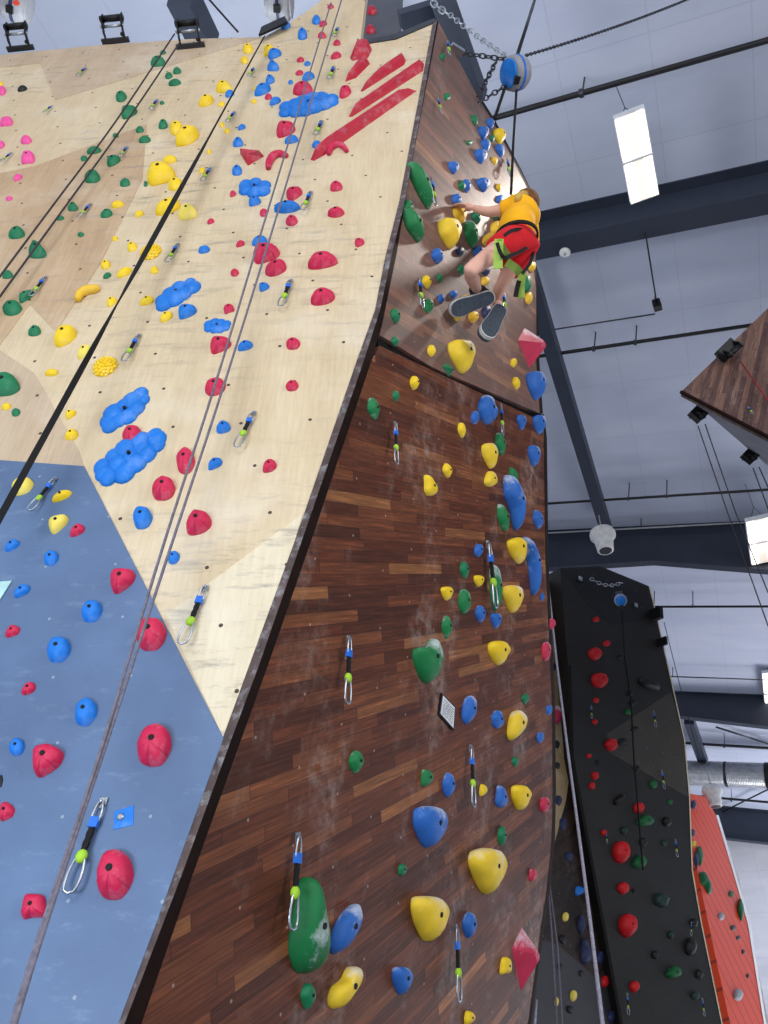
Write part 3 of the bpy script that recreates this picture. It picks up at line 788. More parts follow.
# ---- dark upper face
GU = 'holds on the upper dark face'
upper = [
 (442.5, 57, 6, 8, 0, 'ell', 'green', 'topmost green hold at the tip of the upper dark face'),
 (447, 97, 7, 8, 0, 'egg', 'green', 'second green hold down on the upper dark face, by a quickdraw'),
 (474, 120, 6, 13, 10, 'leaf', 'green', 'thin upright green hold left of the top blue group'),
 (469, 143, 7, 6, 0, 'drop', 'green', 'small green hold left of the top blue group'),
 (492, 138.5, 6, 9, 0, 'leaf', 'green', 'small green hold between the top yellow hold and a blue one'),
 (461.5, 186, 8, 11, 10, 'leaf', 'green', 'green hold touching the left side of a blue one above the hand'),
 (420.5, 186, 53, 14, -66, 'ell', 'chalky_green', 'long green blade hold near the arete, upper of two'),
 (412.5, 225, 42, 16, -62, 'leaf', 'chalky_green', 'long green blade hold near the arete, lower of two'),
 (407.5, 206, 12, 13, 0, 'bell', 'chalky_green', 'green cap hold on top of the lower green blade'),
 (470.5, 234, 14, 30, 8, 'leaf', 'chalky_green', 'tall green hold right of the big yellow sloper by the arm'),
 (476, 218, 10, 14, 20, 'leaf', 'green', 'green hold just below the climber forearm'),
 (495, 216, 8, 9, 0, 'leaf', 'green', 'green hold under the climber elbow'),
 (461, 270, 8, 12, 10, 'leaf', 'green', 'green hold left of the climber front knee'),
 (439.5, 278.5, 7, 10, 10, 'leaf', 'green', 'green hold right of a yellow one left of the knee'),
 (428, 306, 10, 15, 0, 'egg', 'chalky_green', 'green hold behind the quickdraw left of the shoes'),
 (395, 316, 10, 17, 12, 'leaf', 'green', 'green hold near the arete, upper of two above the seam'),
 (395, 341.5, 8, 11, 12, 'leaf', 'green', 'green hold near the arete touching the seam'),
 (527, 284, 7, 17, 0, 'egg', 'green', 'green hold at the right edge under the green straps'),
 (445.5, 369, 11, 14, 0, 'fspike', 'green', 'green pyramid hold on the black seam'),
 (490.5, 124, 8, 11, 0, 'shield', 'chalky_blue', 'highest blue hold at the right edge'),
 (483.5, 133, 11, 14, 0, 'shield', 'chalky_blue', 'blue hold left of the top yellow hold'),
 (485.5, 146, 9, 14, 0, 'shield', 'chalky_blue', 'blue hold third down in the top blue group'),
 (500, 151, 8, 14, 10, 'shield', 'chalky_blue', 'blue hold below the top yellow hold on the right edge'),
 (481, 157, 13, 15, 0, 'shield', 'chalky_blue', 'blue hold lowest left in the top blue group'),
 (453.5, 168, 11, 13, 0, 'shield', 'chalky_blue', 'blue hold alone up-left, above the climber hand'),
 (466, 186, 10, 15, 10, 'leaf', 'chalky_blue', 'blue hold with a green one on its left, above the arm'),
 (483.5, 185.5, 14, 14, 0, 'shield', 'chalky_blue', 'roundish blue hold above the climber forearm'),
 (500, 199.5, 8, 9, 0, 'egg', 'chalky_blue', 'small blue hold at the climber sleeve'),
 (456, 200, 11, 13, 0, 'knob', 'chalky_blue', 'blue hold just above the climber hand'),
 (437, 256, 13, 17, 10, 'leaf', 'chalky_blue', 'blue hold under the big yellow sloper, left one'),
 (460, 252, 9, 9, 0, 'egg', 'navy', 'small dark blue hold under the big yellow sloper, right one'),
 (477.5, 251.5, 10, 10, 0, 'egg', 'chalky_blue', 'blue hold above the climber front thigh'),
 (486, 271, 9, 10, 0, 'egg', 'navy', 'dark blue hold between the climber thighs'),
 (441, 299, 7, 10, 0, 'egg', 'chalky_blue', 'small blue hold right of the quickdraw, left of a pair'),
 (453.5, 294.5, 8, 9, 0, 'ell', 'chalky_blue', 'small blue hold, right of a pair left of the shoes'),
 (486, 313, 10, 14, 0, 'egg', 'navy', 'dark blue hold between the two shoes'),
 (536, 386, 20, 30, 0, 'shield', 'chalky_blue', 'large blue hold sticking out at the right edge above the seam'),
 (499.5, 136.5, 12, 17, 0, 'shield', 'yellow', 'highest yellow hold at the right edge of the dark face'),
 (494.5, 161, 6, 8, 0, 'shield', 'amber', 'small yellow hold below the top blue group'),
 (498.5, 187.5, 6, 9, 0, 'leaf', 'amber', 'small yellow hold beside the climber rope above the sleeve'),
 (450, 234, 24, 31, 0, 'shield', 'chalky_yellow', 'big yellow sloper left of the climber below the hand'),
 (460, 216, 14, 18, 0, 'shield', 'amber', 'yellow hold gripped by the climber left hand'),
 (496, 229, 12, 15, 0, 'egg', 'amber', 'yellow hold between forearm and shirt'),
 (489, 240, 15, 13, 0, 'dome', 'amber', 'wide yellow hold left of the red shorts'),
 (426.5, 282, 10, 15, 10, 'leaf', 'yellow', 'yellow hold right above the quickdraw left of the climber'),
 (485.5, 281.5, 9, 10, 0, 'wedge', 'amber', 'small yellow hold behind the climber shin'),
 (457.5, 313, 14, 17, 0, 'shield', 'yellow', 'yellow foothold under the toe of the left shoe'),
 (473, 317, 11, 12, 0, 'egg', 'amber', 'yellow hold beneath the left shoe sole'),
 (466, 298.5, 11, 7, 0, 'ell', 'amber', 'yellow hold just above the toe of the left shoe'),
 (462, 356.5, 26, 36, 8, 'shield', 'chalky_yellow', 'large yellow sloper low on the upper face just above the seam'),
 (431, 351, 9, 14, 0, 'leaf', 'yellow', 'thin yellow hold left of the large yellow sloper above the seam'),
 (532, 267, 8, 10, 0, 'egg', 'amber', 'yellow hold at right edge behind the shorts'),
 (528.5, 298.5, 8, 12, 0, 'egg', 'amber', 'yellow hold at right edge below the green strap'),
 (513.5, 363, 7, 9, 0, 'egg', 'yellow', 'small yellow hold left of the red volume, upper of two'),
 (516, 383.5, 8, 14, 10, 'leaf', 'yellow', 'thin yellow hold left of the large blue edge hold, lower of two'),
 (414, 383, 10, 16, 0, 'leaf', 'yellow', 'yellow hold highest on the lower face, just under the seam'),
]
lower = [
 (395.6, 396, 8, 12, 0, 'leaf', 'green', 'small green hold under the seam left of a yellow one'),
 (373, 408.5, 13, 24, 10, 'leaf', 'chalky_green', 'green hold beside the arete under the seam'),
 (500, 444, 11, 25, 10, 'leaf', 'chalky_green', 'green blade hold between the blue jug and the yellow pair'),
 (513, 475, 9, 18, 18, 'leaf', 'chalky_green', 'green hold on top of the long blue hold'),
 (502.5, 517.5, 11, 31, 14, 'leaf', 'chalky_green', 'thin slanted green hold left of the long blue hold'),
 (464, 570, 10, 20, 5, 'leaf', 'green', 'small dark green hold above the yellow chip'),
 (464, 602, 13, 26, 4, 'ell', 'chalky_green', 'oval green hold in the middle of the lower face'),
 (446.5, 627, 11, 25, 3, 'leaf', 'chalky_green', 'narrow green hold up-right of the heart-shaped one'),
 (494.5, 588, 11, 48, 4, 'ell', 'chalky_green', 'long upright green hold behind a quickdraw'),
 (427.5, 661, 32, 46, 0, 'heart', 'chalky_green', 'large heart-shaped green hold with a chalky top'),
 (525, 699, 9, 12, 0, 'leaf', 'green', 'small green hold above a long yellow one near the right edge'),
 (356, 762, 17, 25, 0, 'leaf', 'chalky_green', 'green hold ringed with chalk on the lower left'),
 (427, 778, 14, 21, 0, 'wedge', 'chalky_green', 'green hold above the big blue sloper'),
 (515, 762, 8, 12, 0, 'leaf', 'green', 'small green hold above the squarish yellow hold'),
 (501.5, 836, 10, 23, 0, 'leaf', 'green', 'green hold above the biggest yellow sloper'),
 (402, 870, 10, 13, 0, 'egg', 'green', 'tiny green hold above the lower left yellow sloper'),
 (308, 927, 44, 103, 3, 'bell', 'very_chalky_green', 'giant green sloper covered in chalk at the bottom'),
 (308, 996, 17, 30, 0, 'leaf', 'green', 'green hold with a dark bolt right below the giant green sloper'),
 (461.5, 430, 9, 17, 5, 'leaf', 'yellow', 'yellow hold left of the blue jug, upper one in the middle'),
 (447, 470.5, 10, 17, 8, 'leaf', 'yellow', 'yellow hold up-right of the pointed yellow one'),
 (430, 485, 14, 22, 10, 'foot', 'yellow', 'pointed yellow hold at the left middle of the lower face'),
 (490, 456, 16, 28, 8, 'shield', 'chalky_yellow', 'yellow hold, upper of a stacked pair below the blue jug'),
 (490.5, 479, 14, 17, 0, 'dome', 'chalky_yellow', 'pale yellow hold, lower of a stacked pair below the blue jug'),
 (518, 551, 20, 29, 15, 'shield', 'yellow', 'yellow hold between two long blue holds'),
 (479, 581, 11, 12, 0, 'shield', 'yellow', 'small yellow chip left of the long upright green hold'),
 (447, 593.5, 13, 15, 0, 'shield', 'yellow', 'small yellow hold left of the oval green hold'),
 (513, 599, 22, 29, 0, 'shield', 'chalky_yellow', 'round yellow sloper right of the long upright green hold'),
 (499, 653, 23, 25, 0, 'shield', 'yellow', 'yellow jug right of the heart-shaped green hold'),
 (516.5, 725.5, 23, 32, 0, 'pear', 'chalky_yellow', 'tall yellow hold right of an irregular blue one'),
 (483.5, 790.5, 9, 14, 0, 'wedge', 'yellow', 'small yellow hold right of the lower quickdraw'),
 (520.5, 798, 21, 28, 0, 'shield', 'yellow', 'squarish yellow hold touching a chalky blue one'),
 (488.5, 872, 41, 50, 0, 'shield', 'chalky_yellow', 'biggest yellow sloper with a flat top'),
 (429.5, 919, 40, 50, 0, 'shield', 'chalky_yellow', 'second biggest yellow sloper, left of the small blue hold'),
 (505.5, 966.5, 12, 19, 0, 'block', 'yellow', 'small yellow hold left of the red volume'),
 (470, 1018, 13, 16, 0, 'wedge', 'yellow', 'yellow hold cut by the bottom edge'),
 (344.5, 988, 35, 45, 0, 'bean', 'chalky_yellow', 'kidney-shaped yellow hold at the bottom with a chalky top'),
 (487, 411, 21, 31, 5, 'knob', 'chalky_blue', 'blue jug with a side knob just under the seam'),
 (475, 418, 9, 14, 0, 'egg', 'chalky_blue', 'small blue hold left of the blue jug under the seam'),
 (521.5, 422.5, 10, 16, 0, 'shield', 'chalky_blue', 'small blue hold right under the seam near the edge'),
 (539.5, 425, 14, 20, 0, 'shield', 'chalky_blue', 'blue hold at the right edge right below the seam'),
 (534, 456, 13, 22, 0, 'shield', 'chalky_blue', 'square blue hold at right edge, second below the seam'),
 (513, 503, 22, 58, 0, 'long', 'chalky_blue', 'long irregular blue hold, upper of two long ones'),
 (537.5, 519.5, 11, 21, 10, 'leaf', 'chalky_blue', 'blue hold at right edge beside the long blue hold'),
 (478.5, 550.5, 10, 14, 0, 'egg', 'chalky_blue', 'small blue hold left of the quickdraw on the green blade'),
 (530, 567, 18, 60, 0, 'curve', 'chalky_blue', 'long curved blue hold behind a yellow one, lower of two long ones'),
 (542, 597, 5, 9, 0, 'ell', 'chalky_blue', 'tiny blue hold at the tip of the long curved blue one'),
 (480, 614, 12, 19, 8, 'leaf', 'chalky_blue', 'chalky blue hold right of the oval green hold'),
 (496, 621, 12, 17, 0, 'shield', 'chalky_blue', 'blue hold right below the long upright green hold'),
 (468.5, 710.5, 15, 31, -10, 'ell', 'chalky_blue', 'oval blue hold right of the framed card'),
 (497, 720, 14, 19, 0, 'knob', 'chalky_blue', 'irregular blue hold left of the tall yellow one'),
 (549, 710.5, 7, 11, 0, 'ell', 'chalky_blue', 'small blue hold at the right edge, upper of a pair'),
 (540, 737.5, 8, 12, 0, 'egg', 'chalky_blue', 'small blue hold at the right edge, lower of a pair'),
 (448, 785, 14, 27, 0, 'leaf', 'chalky_blue', 'diamond-shaped blue hold left of the lower quickdraw'),
 (501.5, 797, 14, 23, 0, 'foot', 'chalky_blue', 'chalky blue hold touching the squarish yellow one'),
 (429.5, 827, 36, 46, 0, 'shield', 'chalky_blue', 'big blue sloper with scratched chalk'),
 (469, 925, 16, 30, 0, 'leaf', 'chalky_blue', 'knobbly blue hold right of the second biggest yellow sloper'),
 (402, 981, 22, 31, 0, 'shield', 'chalky_blue', 'blue hold at the bottom centre with a bolt hole'),
 (345.5, 930, 58, 25, 62, 'ell', 'chalky_blue', 'tilted oval blue hold beside the giant green sloper'),
 (546, 651.5, 10, 20, 0, 'egg', 'chalky_red', 'chalky pink-red hold at the right edge, highest but one'),
 (552.5, 624, 7, 13, 0, 'wedge', 'chalky_red', 'small chalky pink hold on the right edge, highest of the pinks'),
 (544.5, 805, 11, 17, 0, 'egg', 'chalky_red', 'pink-red hold near the right edge beside the squarish yellow'),
 (533, 875, 9, 15, 0, 'wedge', 'chalky_red', 'small red hold right of the biggest yellow sloper'),
]
for x, y, w, h, a, sh, c, lab in upper:
    pl = D1 if lab.startswith('yellow hold highest on the lower') else D2
    hold(pl, GU if pl is D2 else 'holds on the lower dark face', x, y, w, h, a, sh, c, lab, .45)
for x, y, w, h, a, sh, c, lab in lower:
    hold(D1, 'holds on the lower dark face', x, y, w, h, a, sh, c, lab, .36)
hold(D2, GU, 530, 347, 25, 42, 0, 'ftall', 'chalky_red', 'red faceted volume at the right edge above the blue edge hold', .4, False, 'wall_volume', 'climbing volume')
hold(D1, 'holds on the lower dark face', 524.5, 960, 28, 66, 0, 'ftall', 'chalky_red', 'dark pink faceted volume at the bottom right of the lower face', .3, False, 'wall_volume', 'climbing volume')

# ---- far dark tower
GF = 'holds on the far dark tower'
far = [
 (596, 619.5, 8, 6, 'half', 'far_red', 'dim red hold highest on the far dark tower'),
 (606.5, 643.5, 9, 7, 'half', 'far_red', 'dim red hold above right of the upper red disc'),
 (595, 654, 15, 13, 'ell', 'far_red', 'upper of two bright red discs on the far tower'),
 (599.5, 680.5, 19, 16, 'ell', 'far_red', 'lower of two bright red discs on the far tower'),
 (596, 700.5, 7, 6, 'ell', 'far_red', 'small red hold below the two red discs'),
 (595, 722, 7, 6, 'ell', 'far_red', 'small red hold beside the lower end of the upper far quickdraw'),
 (611.5, 745, 15, 13, 'ell', 'far_red', 'red hold with a black hold on its right, far tower'),
 (595, 776, 9, 9, 'ell', 'far_red', 'upper of two small touching red holds on the far tower left'),
 (592, 786, 8, 8, 'ell', 'far_red', 'lower of two small touching red holds on the far tower left'),
 (639, 808, 12, 12, 'egg', 'far_red', 'red hold on top of the wide green hold'),
 (621.5, 852.5, 21, 24, 'ell', 'far_red', 'large red ball hold touching a green one'),
 (623.5, 888.5, 14, 13, 'ell', 'far_red', 'red hold below the large red ball'),
 (628, 926, 22, 25, 'ell', 'far_red', 'big red ball hold with a chain loop at its left'),
 (634.5, 987, 11, 13, 'ell', 'far_red', 'lowest red hold on the far tower'),
 (604, 833, 7, 7, 'ell', 'far_red', 'small dim red hold up-left of the large red ball'),
 (589, 756, 6, 5, 'ell', 'far_red', 'tiny red hold at the left edge left of the red and black pair'),
 (628.5, 712, 9, 7, 'half', 'far_green', 'small green hold highest on the far tower'),
 (653.5, 784.5, 10, 9, 'egg', 'far_green', 'dim green hold behind a far quickdraw'),
 (670, 802, 6, 6, 'ell', 'far_green', 'tiny green hold near the right side of the far tower'),
 (645, 821, 20, 13, 'half', 'far_green', 'wide green hold under a red one'),
 (624, 831, 9, 9, 'ell', 'far_dark_green', 'dim green hold above the large red ball'),
 (639.5, 862, 17, 15, 'half', 'far_green', 'green hold touching the large red ball'),
 (664, 843, 7, 7, 'ell', 'far_dark_green', 'dim green hold left of the lower far quickdraw'),
 (671.5, 935, 9, 9, 'ell', 'far_dark_green', 'dim green hold left of the big black ball'),
 (674, 972.5, 18, 14, 'half', 'far_green', 'wide green hold lowest on the far tower'),
 (620.5, 657, 8, 5, 'half', 'far_black', 'flat black hold right of the red discs'),
 (630, 693.5, 8, 7, 'half', 'far_black', 'upper of two small black holds above the dim green one'),
 (632.5, 703, 8, 7, 'half', 'far_black', 'lower of two small black holds above the dim green one'),
 (634.5, 729, 10, 6, 'half', 'far_black', 'flat black hold on the centre rope of the far tower'),
 (622.5, 741.5, 11, 8, 'half', 'far_black', 'black hold on the right of a red one'),
 (637, 769, 7, 7, 'ell', 'far_black', 'small black hold on the far rope mid height'),
 (619.5, 799.5, 13, 12, 'bean', 'far_black', 'curled black hold left of the red and green pair'),
 (667, 822, 11, 11, 'ell', 'far_black', 'black ball hold right of the wide green hold'),
 (643.5, 842.5, 9, 10, 'egg', 'far_black', 'black hold between the large red ball and the dim green'),
 (662, 901, 18, 16, 'irr', 'far_dark_green', 'large dark green irregular hold low on the far tower'),
 (690.5, 947, 14, 19, 'ell', 'far_black', 'big black ball hold at the right edge low down'),
 (694, 923.5, 9, 10, 'irr', 'far_black', 'dark hold at right edge above the big black ball'),
 (695.5, 996, 10, 10, 'egg', 'far_dark_green', 'dark greenish hold near the bottom right of the far tower'),
 (655, 955, 8, 9, 'egg', 'far_black', 'dim black hold left of the lowest wide green hold'),
 (699.5, 975, 9, 11, 'irr', 'far_black', 'dark hold at right edge below the big black ball'),
 (634, 891, 5, 5, 'ell', 'far_black', 'tiny black hold right of the red hold below the large ball'),
 (598, 762, 5, 5, 'ell', 'far_black', 'tiny black hold above the two small touching red holds'),
]
for x, y, w, h, sh, c, lab in far:
    if w: hold(FT, GF, x, y, w, h, 0, sh, c, lab, .4, w > 17)
hold(FT, GF, 650, 684.5, 25, 14, -42, 'bean', 'far_black', 'long black kidney hold upper right of the far tower', .35)
# ---- wall in the gap
GG = 'holds on the wall in the gap'
gap = [
 (557, 715, 9, 20, 'ell', 'chalky_red', 'pink hold at the tower edge high in the gap'),
 (566.5, 705, 4, 6, 'ell', 'far_red', 'tiny dark red hold high on the pale strip in the gap'),
 (554, 667, 5, 8, 'ell', 'navy', 'small dark blue hold highest on the pale strip in the gap'),
 (557, 745, 6, 9, 'irr', 'far_black', 'black hold on the pale strip, upper of three'),
 (566, 735, 4, 5, 'ell', 'far_black', 'tiny black hold beside the rope on the pale strip'),
 (557.5, 766, 6, 8, 'irr', 'far_black', 'black hold on the pale strip, middle of three'),
 (558.5, 801, 7, 11, 'irr', 'navy', 'dark hold at the lower tip of the pale strip'),
 (563, 825, 8, 14, 'irr', 'navy', 'dark blue double hold just below the pale strip'),
 (569, 857, 8, 11, 'irr', 'navy', 'dark blue hold left of the light rope in the gap'),
 (580, 891, 11, 11, 'wedge', 'blue', 'bright blue hold at the rope in the gap'),
 (589, 861, 8, 12, 'egg', 'far_red', 'dim red hold right of the rope in the gap, upper one'),
 (565.5, 917, 7, 10, 'egg', 'pale_yellow', 'pale yellow hold in the gap, upper one'),
 (581, 925, 9, 22, 'leaf', 'navy', 'tall blue hold left of the rope low in the gap'),
 (586, 952, 12, 26, 'foot', 'navy', 'long dark blue hold left of the rope low in the gap, below the tall one'),
 (600, 958, 9, 14, 'egg', 'navy', 'dark blue hold right of the rope low in the gap'),
 (573.5, 996, 8, 12, 'egg', 'pale_yellow', 'pale yellow hold in the gap, lower one'),
 (605, 981.5, 9, 13, 'egg', 'far_red', 'dim red hold right of the rope in the gap, lower one'),
 (611, 1017, 9, 12, 'egg', 'navy', 'dark blue hold right of the rope at the bottom'),
 (563, 940, 8, 10, 'irr', 'far_black', 'black hold below the upper pale yellow hold in the gap'),
 (560, 967, 6, 8, 'irr', 'far_black', 'black hold mid left of the grey part of the gap'),
 (570, 1010, 8, 9, 'irr', 'far_black', 'black hold under the lower pale yellow hold in the gap'),
 (581, 974, 6, 7, 'irr', 'far_black', 'black hold above right of the lower pale yellow hold'),
 (556.5, 1002, 5, 10, 'egg', 'pale_yellow', 'dim yellow hold at the left of the gap bottom'),
]
for x, y, w, h, sh, c, lab in gap: hold(GW, GG, x, y, w, h, 0, sh, c, lab, .35, False)
# ---- orange wall
GO = 'holds on the orange wall'
orange = [
 (706, 883, 14, 24, 'bone', 'far_green', 'bone-shaped green hold on the orange wall'),
 (731, 894, 6, 7, 'ell', 'far_green', 'small green hold right of the bone-shaped one'),
 (741, 910, 8, 24, 'leaf', 'far_green', 'long green hold on the right edge of the orange wall'),
 (721.5, 916.5, 8, 8, 'ell', 'grey_plastic', 'grey-green hold below the bone-shaped green one'),
 (733, 928, 6, 6, 'ell', 'far_dark_green', 'small dark hold on orange wall, upper of two'),
 (738.5, 938, 5, 5, 'ell', 'far_dark_green', 'small dark hold on orange wall, lower of two'),
 (738.5, 995, 11, 13, 'egg', 'grey_plastic', 'big grey-green hold low on the orange wall'),
 (700, 856, 9, 22, 'leaf', 'far_green', 'green crescent hold at the left edge of the orange wall'),
 (696.5, 860, 6, 18, 'leaf', 'navy', 'dark blue hold inside the green crescent'),
 (693.5, 805, 6, 10, 'ell', 'navy', 'purple-blue hold at the top left of the orange wall'),
 (694, 844, 5, 7, 'ell', 'yellow', 'small yellow hold at the left edge of the orange wall'),
 (693, 833, 5, 8, 'ell', 'navy', 'small dark purple hold above the small yellow one'),
 (743.5, 952, 4, 5, 'ell', 'far_black', 'tiny black hold at right of the orange wall, upper one'),
 (748, 976, 4, 5, 'ell', 'far_black', 'tiny black hold at right of the orange wall, lower one'),
]
for x, y, w, h, sh, c, lab in orange: hold(OW, GO, x, y, w, h, 0, sh, c, lab, .3, False)
# ------------------------------------------------------------------ the climbing tower
tower = empty('climbing_tower', T3(Vector((pA0.x, pA0.y, 0))), 'large climbing tower with pale plywood face, blue lower corner and dark planked sides', 'climbing wall')
def _foot():
    d = (pA1 - pA0).normalized(); return pA0 - d * (pA0.z / d.z)
FOOT = _foot()                                  # the arete carried down to the floor
EDGE = [(223, 737), (295, 540), (360, 360), (375, 310), (385, 258), (399.5, 200), (433, 22)]     # right border of the plywood
CORE = [(122, 1030), (182, 874), (231, 740), (258, 668), (302, 540), (364, 360), (380, 310), (391, 258), (405, 200), (437, 21)]   # the arete itself
DARK = [(138, 1034), (193, 874), (311.5, 540), (371, 362), (380, 335), (397, 252), (408.6, 180), (438.6, 22)]   # left border of the dark planks
base_poly = [(-260, 40), (-120, 48), (0, 55), (100, 45), (190, 39), (265, 37), (303, 14), (352, -22), (368, -22), (360, 44), (395, 38.5), (433, 23)] + EDGE[::-1][1:] + [(112, 1040), FOOT, down(LW, -300, 1000)]
panel('plywood_panel', LW, base_poly, 'plywood', tower, 0, .09)
panel('plywood_panel', LW, [(-260, 40), (-120, 48), (0, 55), (100, 45), (190, 39), (263, 37), (165, 67), (55, 100), (40, 63), (-120, 80)], 'plywood_grey', tower, .003, .004)['label'] = 'greyish strip of plywood along the wall top'
panel('plywood_panel', LW, [(-260, 190), (0, 173), (35, 166), (147, 124), (142, 180), (116, 232), (101, 262), (56, 332), (30, 304), (0, 345), (-260, 420)], 'plywood_tan', tower, .003, .004)['label'] = 'tan tinted plywood facet at the left'
panel('plywood_panel', LW, [(303, 513), (166, 615), (223, 737), (295, 540)], 'plywood_pale', tower, .003, .004)['label'] = 'pale triangular plywood facet near the arete'
panel('plywood_panel', LW, [(34, 373), (78, 449), (84, 466), (0, 460), (-260, 442), (-260, 425), (0, 350)], 'plywood_grey', tower, .003, .004)['label'] = 'plywood strip above the blue panel'
panel('blue_panel', LW, [(-300, 440), (0, 460), (84, 466), (223.5, 738), (200, 802), (156, 924), (112, 1040), FOOT, down(LW, -300, 1000)], 'blue_paint', tower, .006, .012)['label'] = 'blue painted corner panel'
dk_right1 = [(541, 414), (544, 438), (545.5, 560), (552, 696), (553, 789), (552, 841), (546.7, 893), (541.5, 924), (528.5, 1024), (526, 1060)]
lowp = [FOOT, (138, 1034)] + DARK[1:4] + [(380, 346), (541, 421)] + dk_right1[1:] + [down(D1, 526, 1060)]
panel('dark_planked_panel', D1, lowp, 'dark_planks', tower, 0, .08)
upp = [(380, 335), (397, 252), (408.6, 180), (438.6, 22), (479, 99), (492, 120), (518, 169), (528.5, 191), (533.6, 266), (536, 290), (536.5, 362), (540, 413.5), (510, 400.5), (432, 367)]
panel('dark_planked_panel', D2, upp, 'dark_planks_upper', tower, 0, .08)['label'] = 'upper dark planked face above the black seam'
panel('seam_shade', D1, [(378, 332), (432, 364), (510, 398), (541, 411), (541, 424), (510, 409), (432, 378), (378, 347)], 'seam_black', tower, -.03, .03)['label'] = 'black strip standing for the shaded recess between the two dark faces'  # black strip stands in for the shade under the upper face
# the corner moulding: a worn face on the plywood side and a dark face on the plank side
g = Geo()
cw = [LW.pt(*p, .012) for p in CORE]
ew = [LW.pt(*p, .004) for p in [(112, 1040), (156, 924), (223, 737), (250, 664), (295, 540), (357, 360), (375, 310), (385, 258), (399.5, 200), (433, 22)]]
g.add(cw + ew, [(i, i + 1, i + 11, i + 10) for i in range(9)])
g.build('corner_moulding', 'trim_wood', tower, LW.mat(LW.o))['label'] = 'worn wooden corner moulding along the arete'
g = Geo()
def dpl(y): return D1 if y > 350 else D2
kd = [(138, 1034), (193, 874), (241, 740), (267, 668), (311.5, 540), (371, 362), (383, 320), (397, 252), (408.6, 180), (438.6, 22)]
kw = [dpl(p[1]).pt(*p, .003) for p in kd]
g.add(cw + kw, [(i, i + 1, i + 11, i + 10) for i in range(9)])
g.build('corner_moulding', 'trim_dark', tower, LW.mat(LW.o))['label'] = 'dark side of the corner moulding'
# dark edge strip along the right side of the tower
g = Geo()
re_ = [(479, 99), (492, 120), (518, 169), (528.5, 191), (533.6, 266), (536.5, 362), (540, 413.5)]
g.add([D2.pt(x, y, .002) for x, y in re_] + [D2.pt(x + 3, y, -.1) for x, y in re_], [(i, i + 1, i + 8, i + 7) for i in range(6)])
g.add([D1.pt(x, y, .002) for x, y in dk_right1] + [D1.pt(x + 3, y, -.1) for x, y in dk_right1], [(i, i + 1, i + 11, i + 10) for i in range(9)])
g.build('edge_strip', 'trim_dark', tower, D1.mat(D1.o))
# top cap of the arete
g = Geo().slab([LW.pt(360, 44, .01), LW.pt(396, 38.5, .01), LW.pt(437, 21, .01), LW.pt(434, 18, .01), LW.pt(395, 34, .01), LW.pt(361, 40, .01)], -LW.n * .2)
g.build('top_cap', 'dark_steel', tower, LW.mat(LW.o))
GP = Plane(LW.o - LW.n * 1.0, pA1 - LW.n * 1.0, pA2 - LW.n * 1.0)
panel('grey_panel', GP, [(354, 60), (358, -60), (406, -60), (401, 26), (385, 50)], 'grey_paint', tower, 0, .06)['label'] = 'grey painted wall section rising behind the top edge'
for x, y, lab in ((373, 11, 'red hold on the grey section behind the tower top, upper one'), (371.5, 30, 'red hold on the grey section behind the tower top, lower one')):
    hold(GP, 'red holds on the grey section', x, y, 11, 10, -20, 'wedge', 'crimson', lab, .4, False)

# small framed card on the dark face and the teal card at the left edge
def card(pl, poly, name, label, rows, m_frame, m_paper, seed):
    c = [pl.pt(*p, .004) for p in poly]; o = sum(c, Vector()) / 4
    ob = Geo().slab(c, pl.n * .01).build(name, m_frame, None, pl.mat(o)); tag(ob, label, 'sign')
    k = [o + (p - o) * .86 + pl.n * .0105 for p in c]
    Geo().slab(k, pl.n * .001).build('paper', m_paper, ob, pl.mat(o))
    r = random.Random(seed); g = Geo()
    for i in range(rows):
        t = .14 + .72 * i / max(1, rows - 1)
        a = k[0].lerp(k[3], t); b = k[1].lerp(k[2], t); d = (k[3] - k[0]).normalized() * .003
        s = .1
        while s < .85:
            e = min(.9, s + r.uniform(.06, .2))
            g.slab([a.lerp(b, s) + pl.n * .0018, a.lerp(b, e) + pl.n * .0018, a.lerp(b, e) + pl.n * .0018 + d, a.lerp(b, s) + pl.n * .0018 + d], pl.n * .0005); s = e + .05
    g.build('printed_lines', 'ink', ob, pl.mat(o))
card(D1, [(440.5, 693), (454, 707), (452.5, 730.5), (437.5, 714)], 'framed_card', 'small white printed card in a black frame on the dark planks', 7, 'black_metal', 'paper', 3)
tc = Geo().slab([LW.pt(x, y, .009) for x, y in ((-14, 583), (12, 581), (0, 600), (-8, 612))], LW.n * .003).build('route_card', 'teal_card', None, LW.mat(LW.pt(0, 590)))
tag(tc, 'pale teal card at the left photo edge on the blue panel', 'sign')

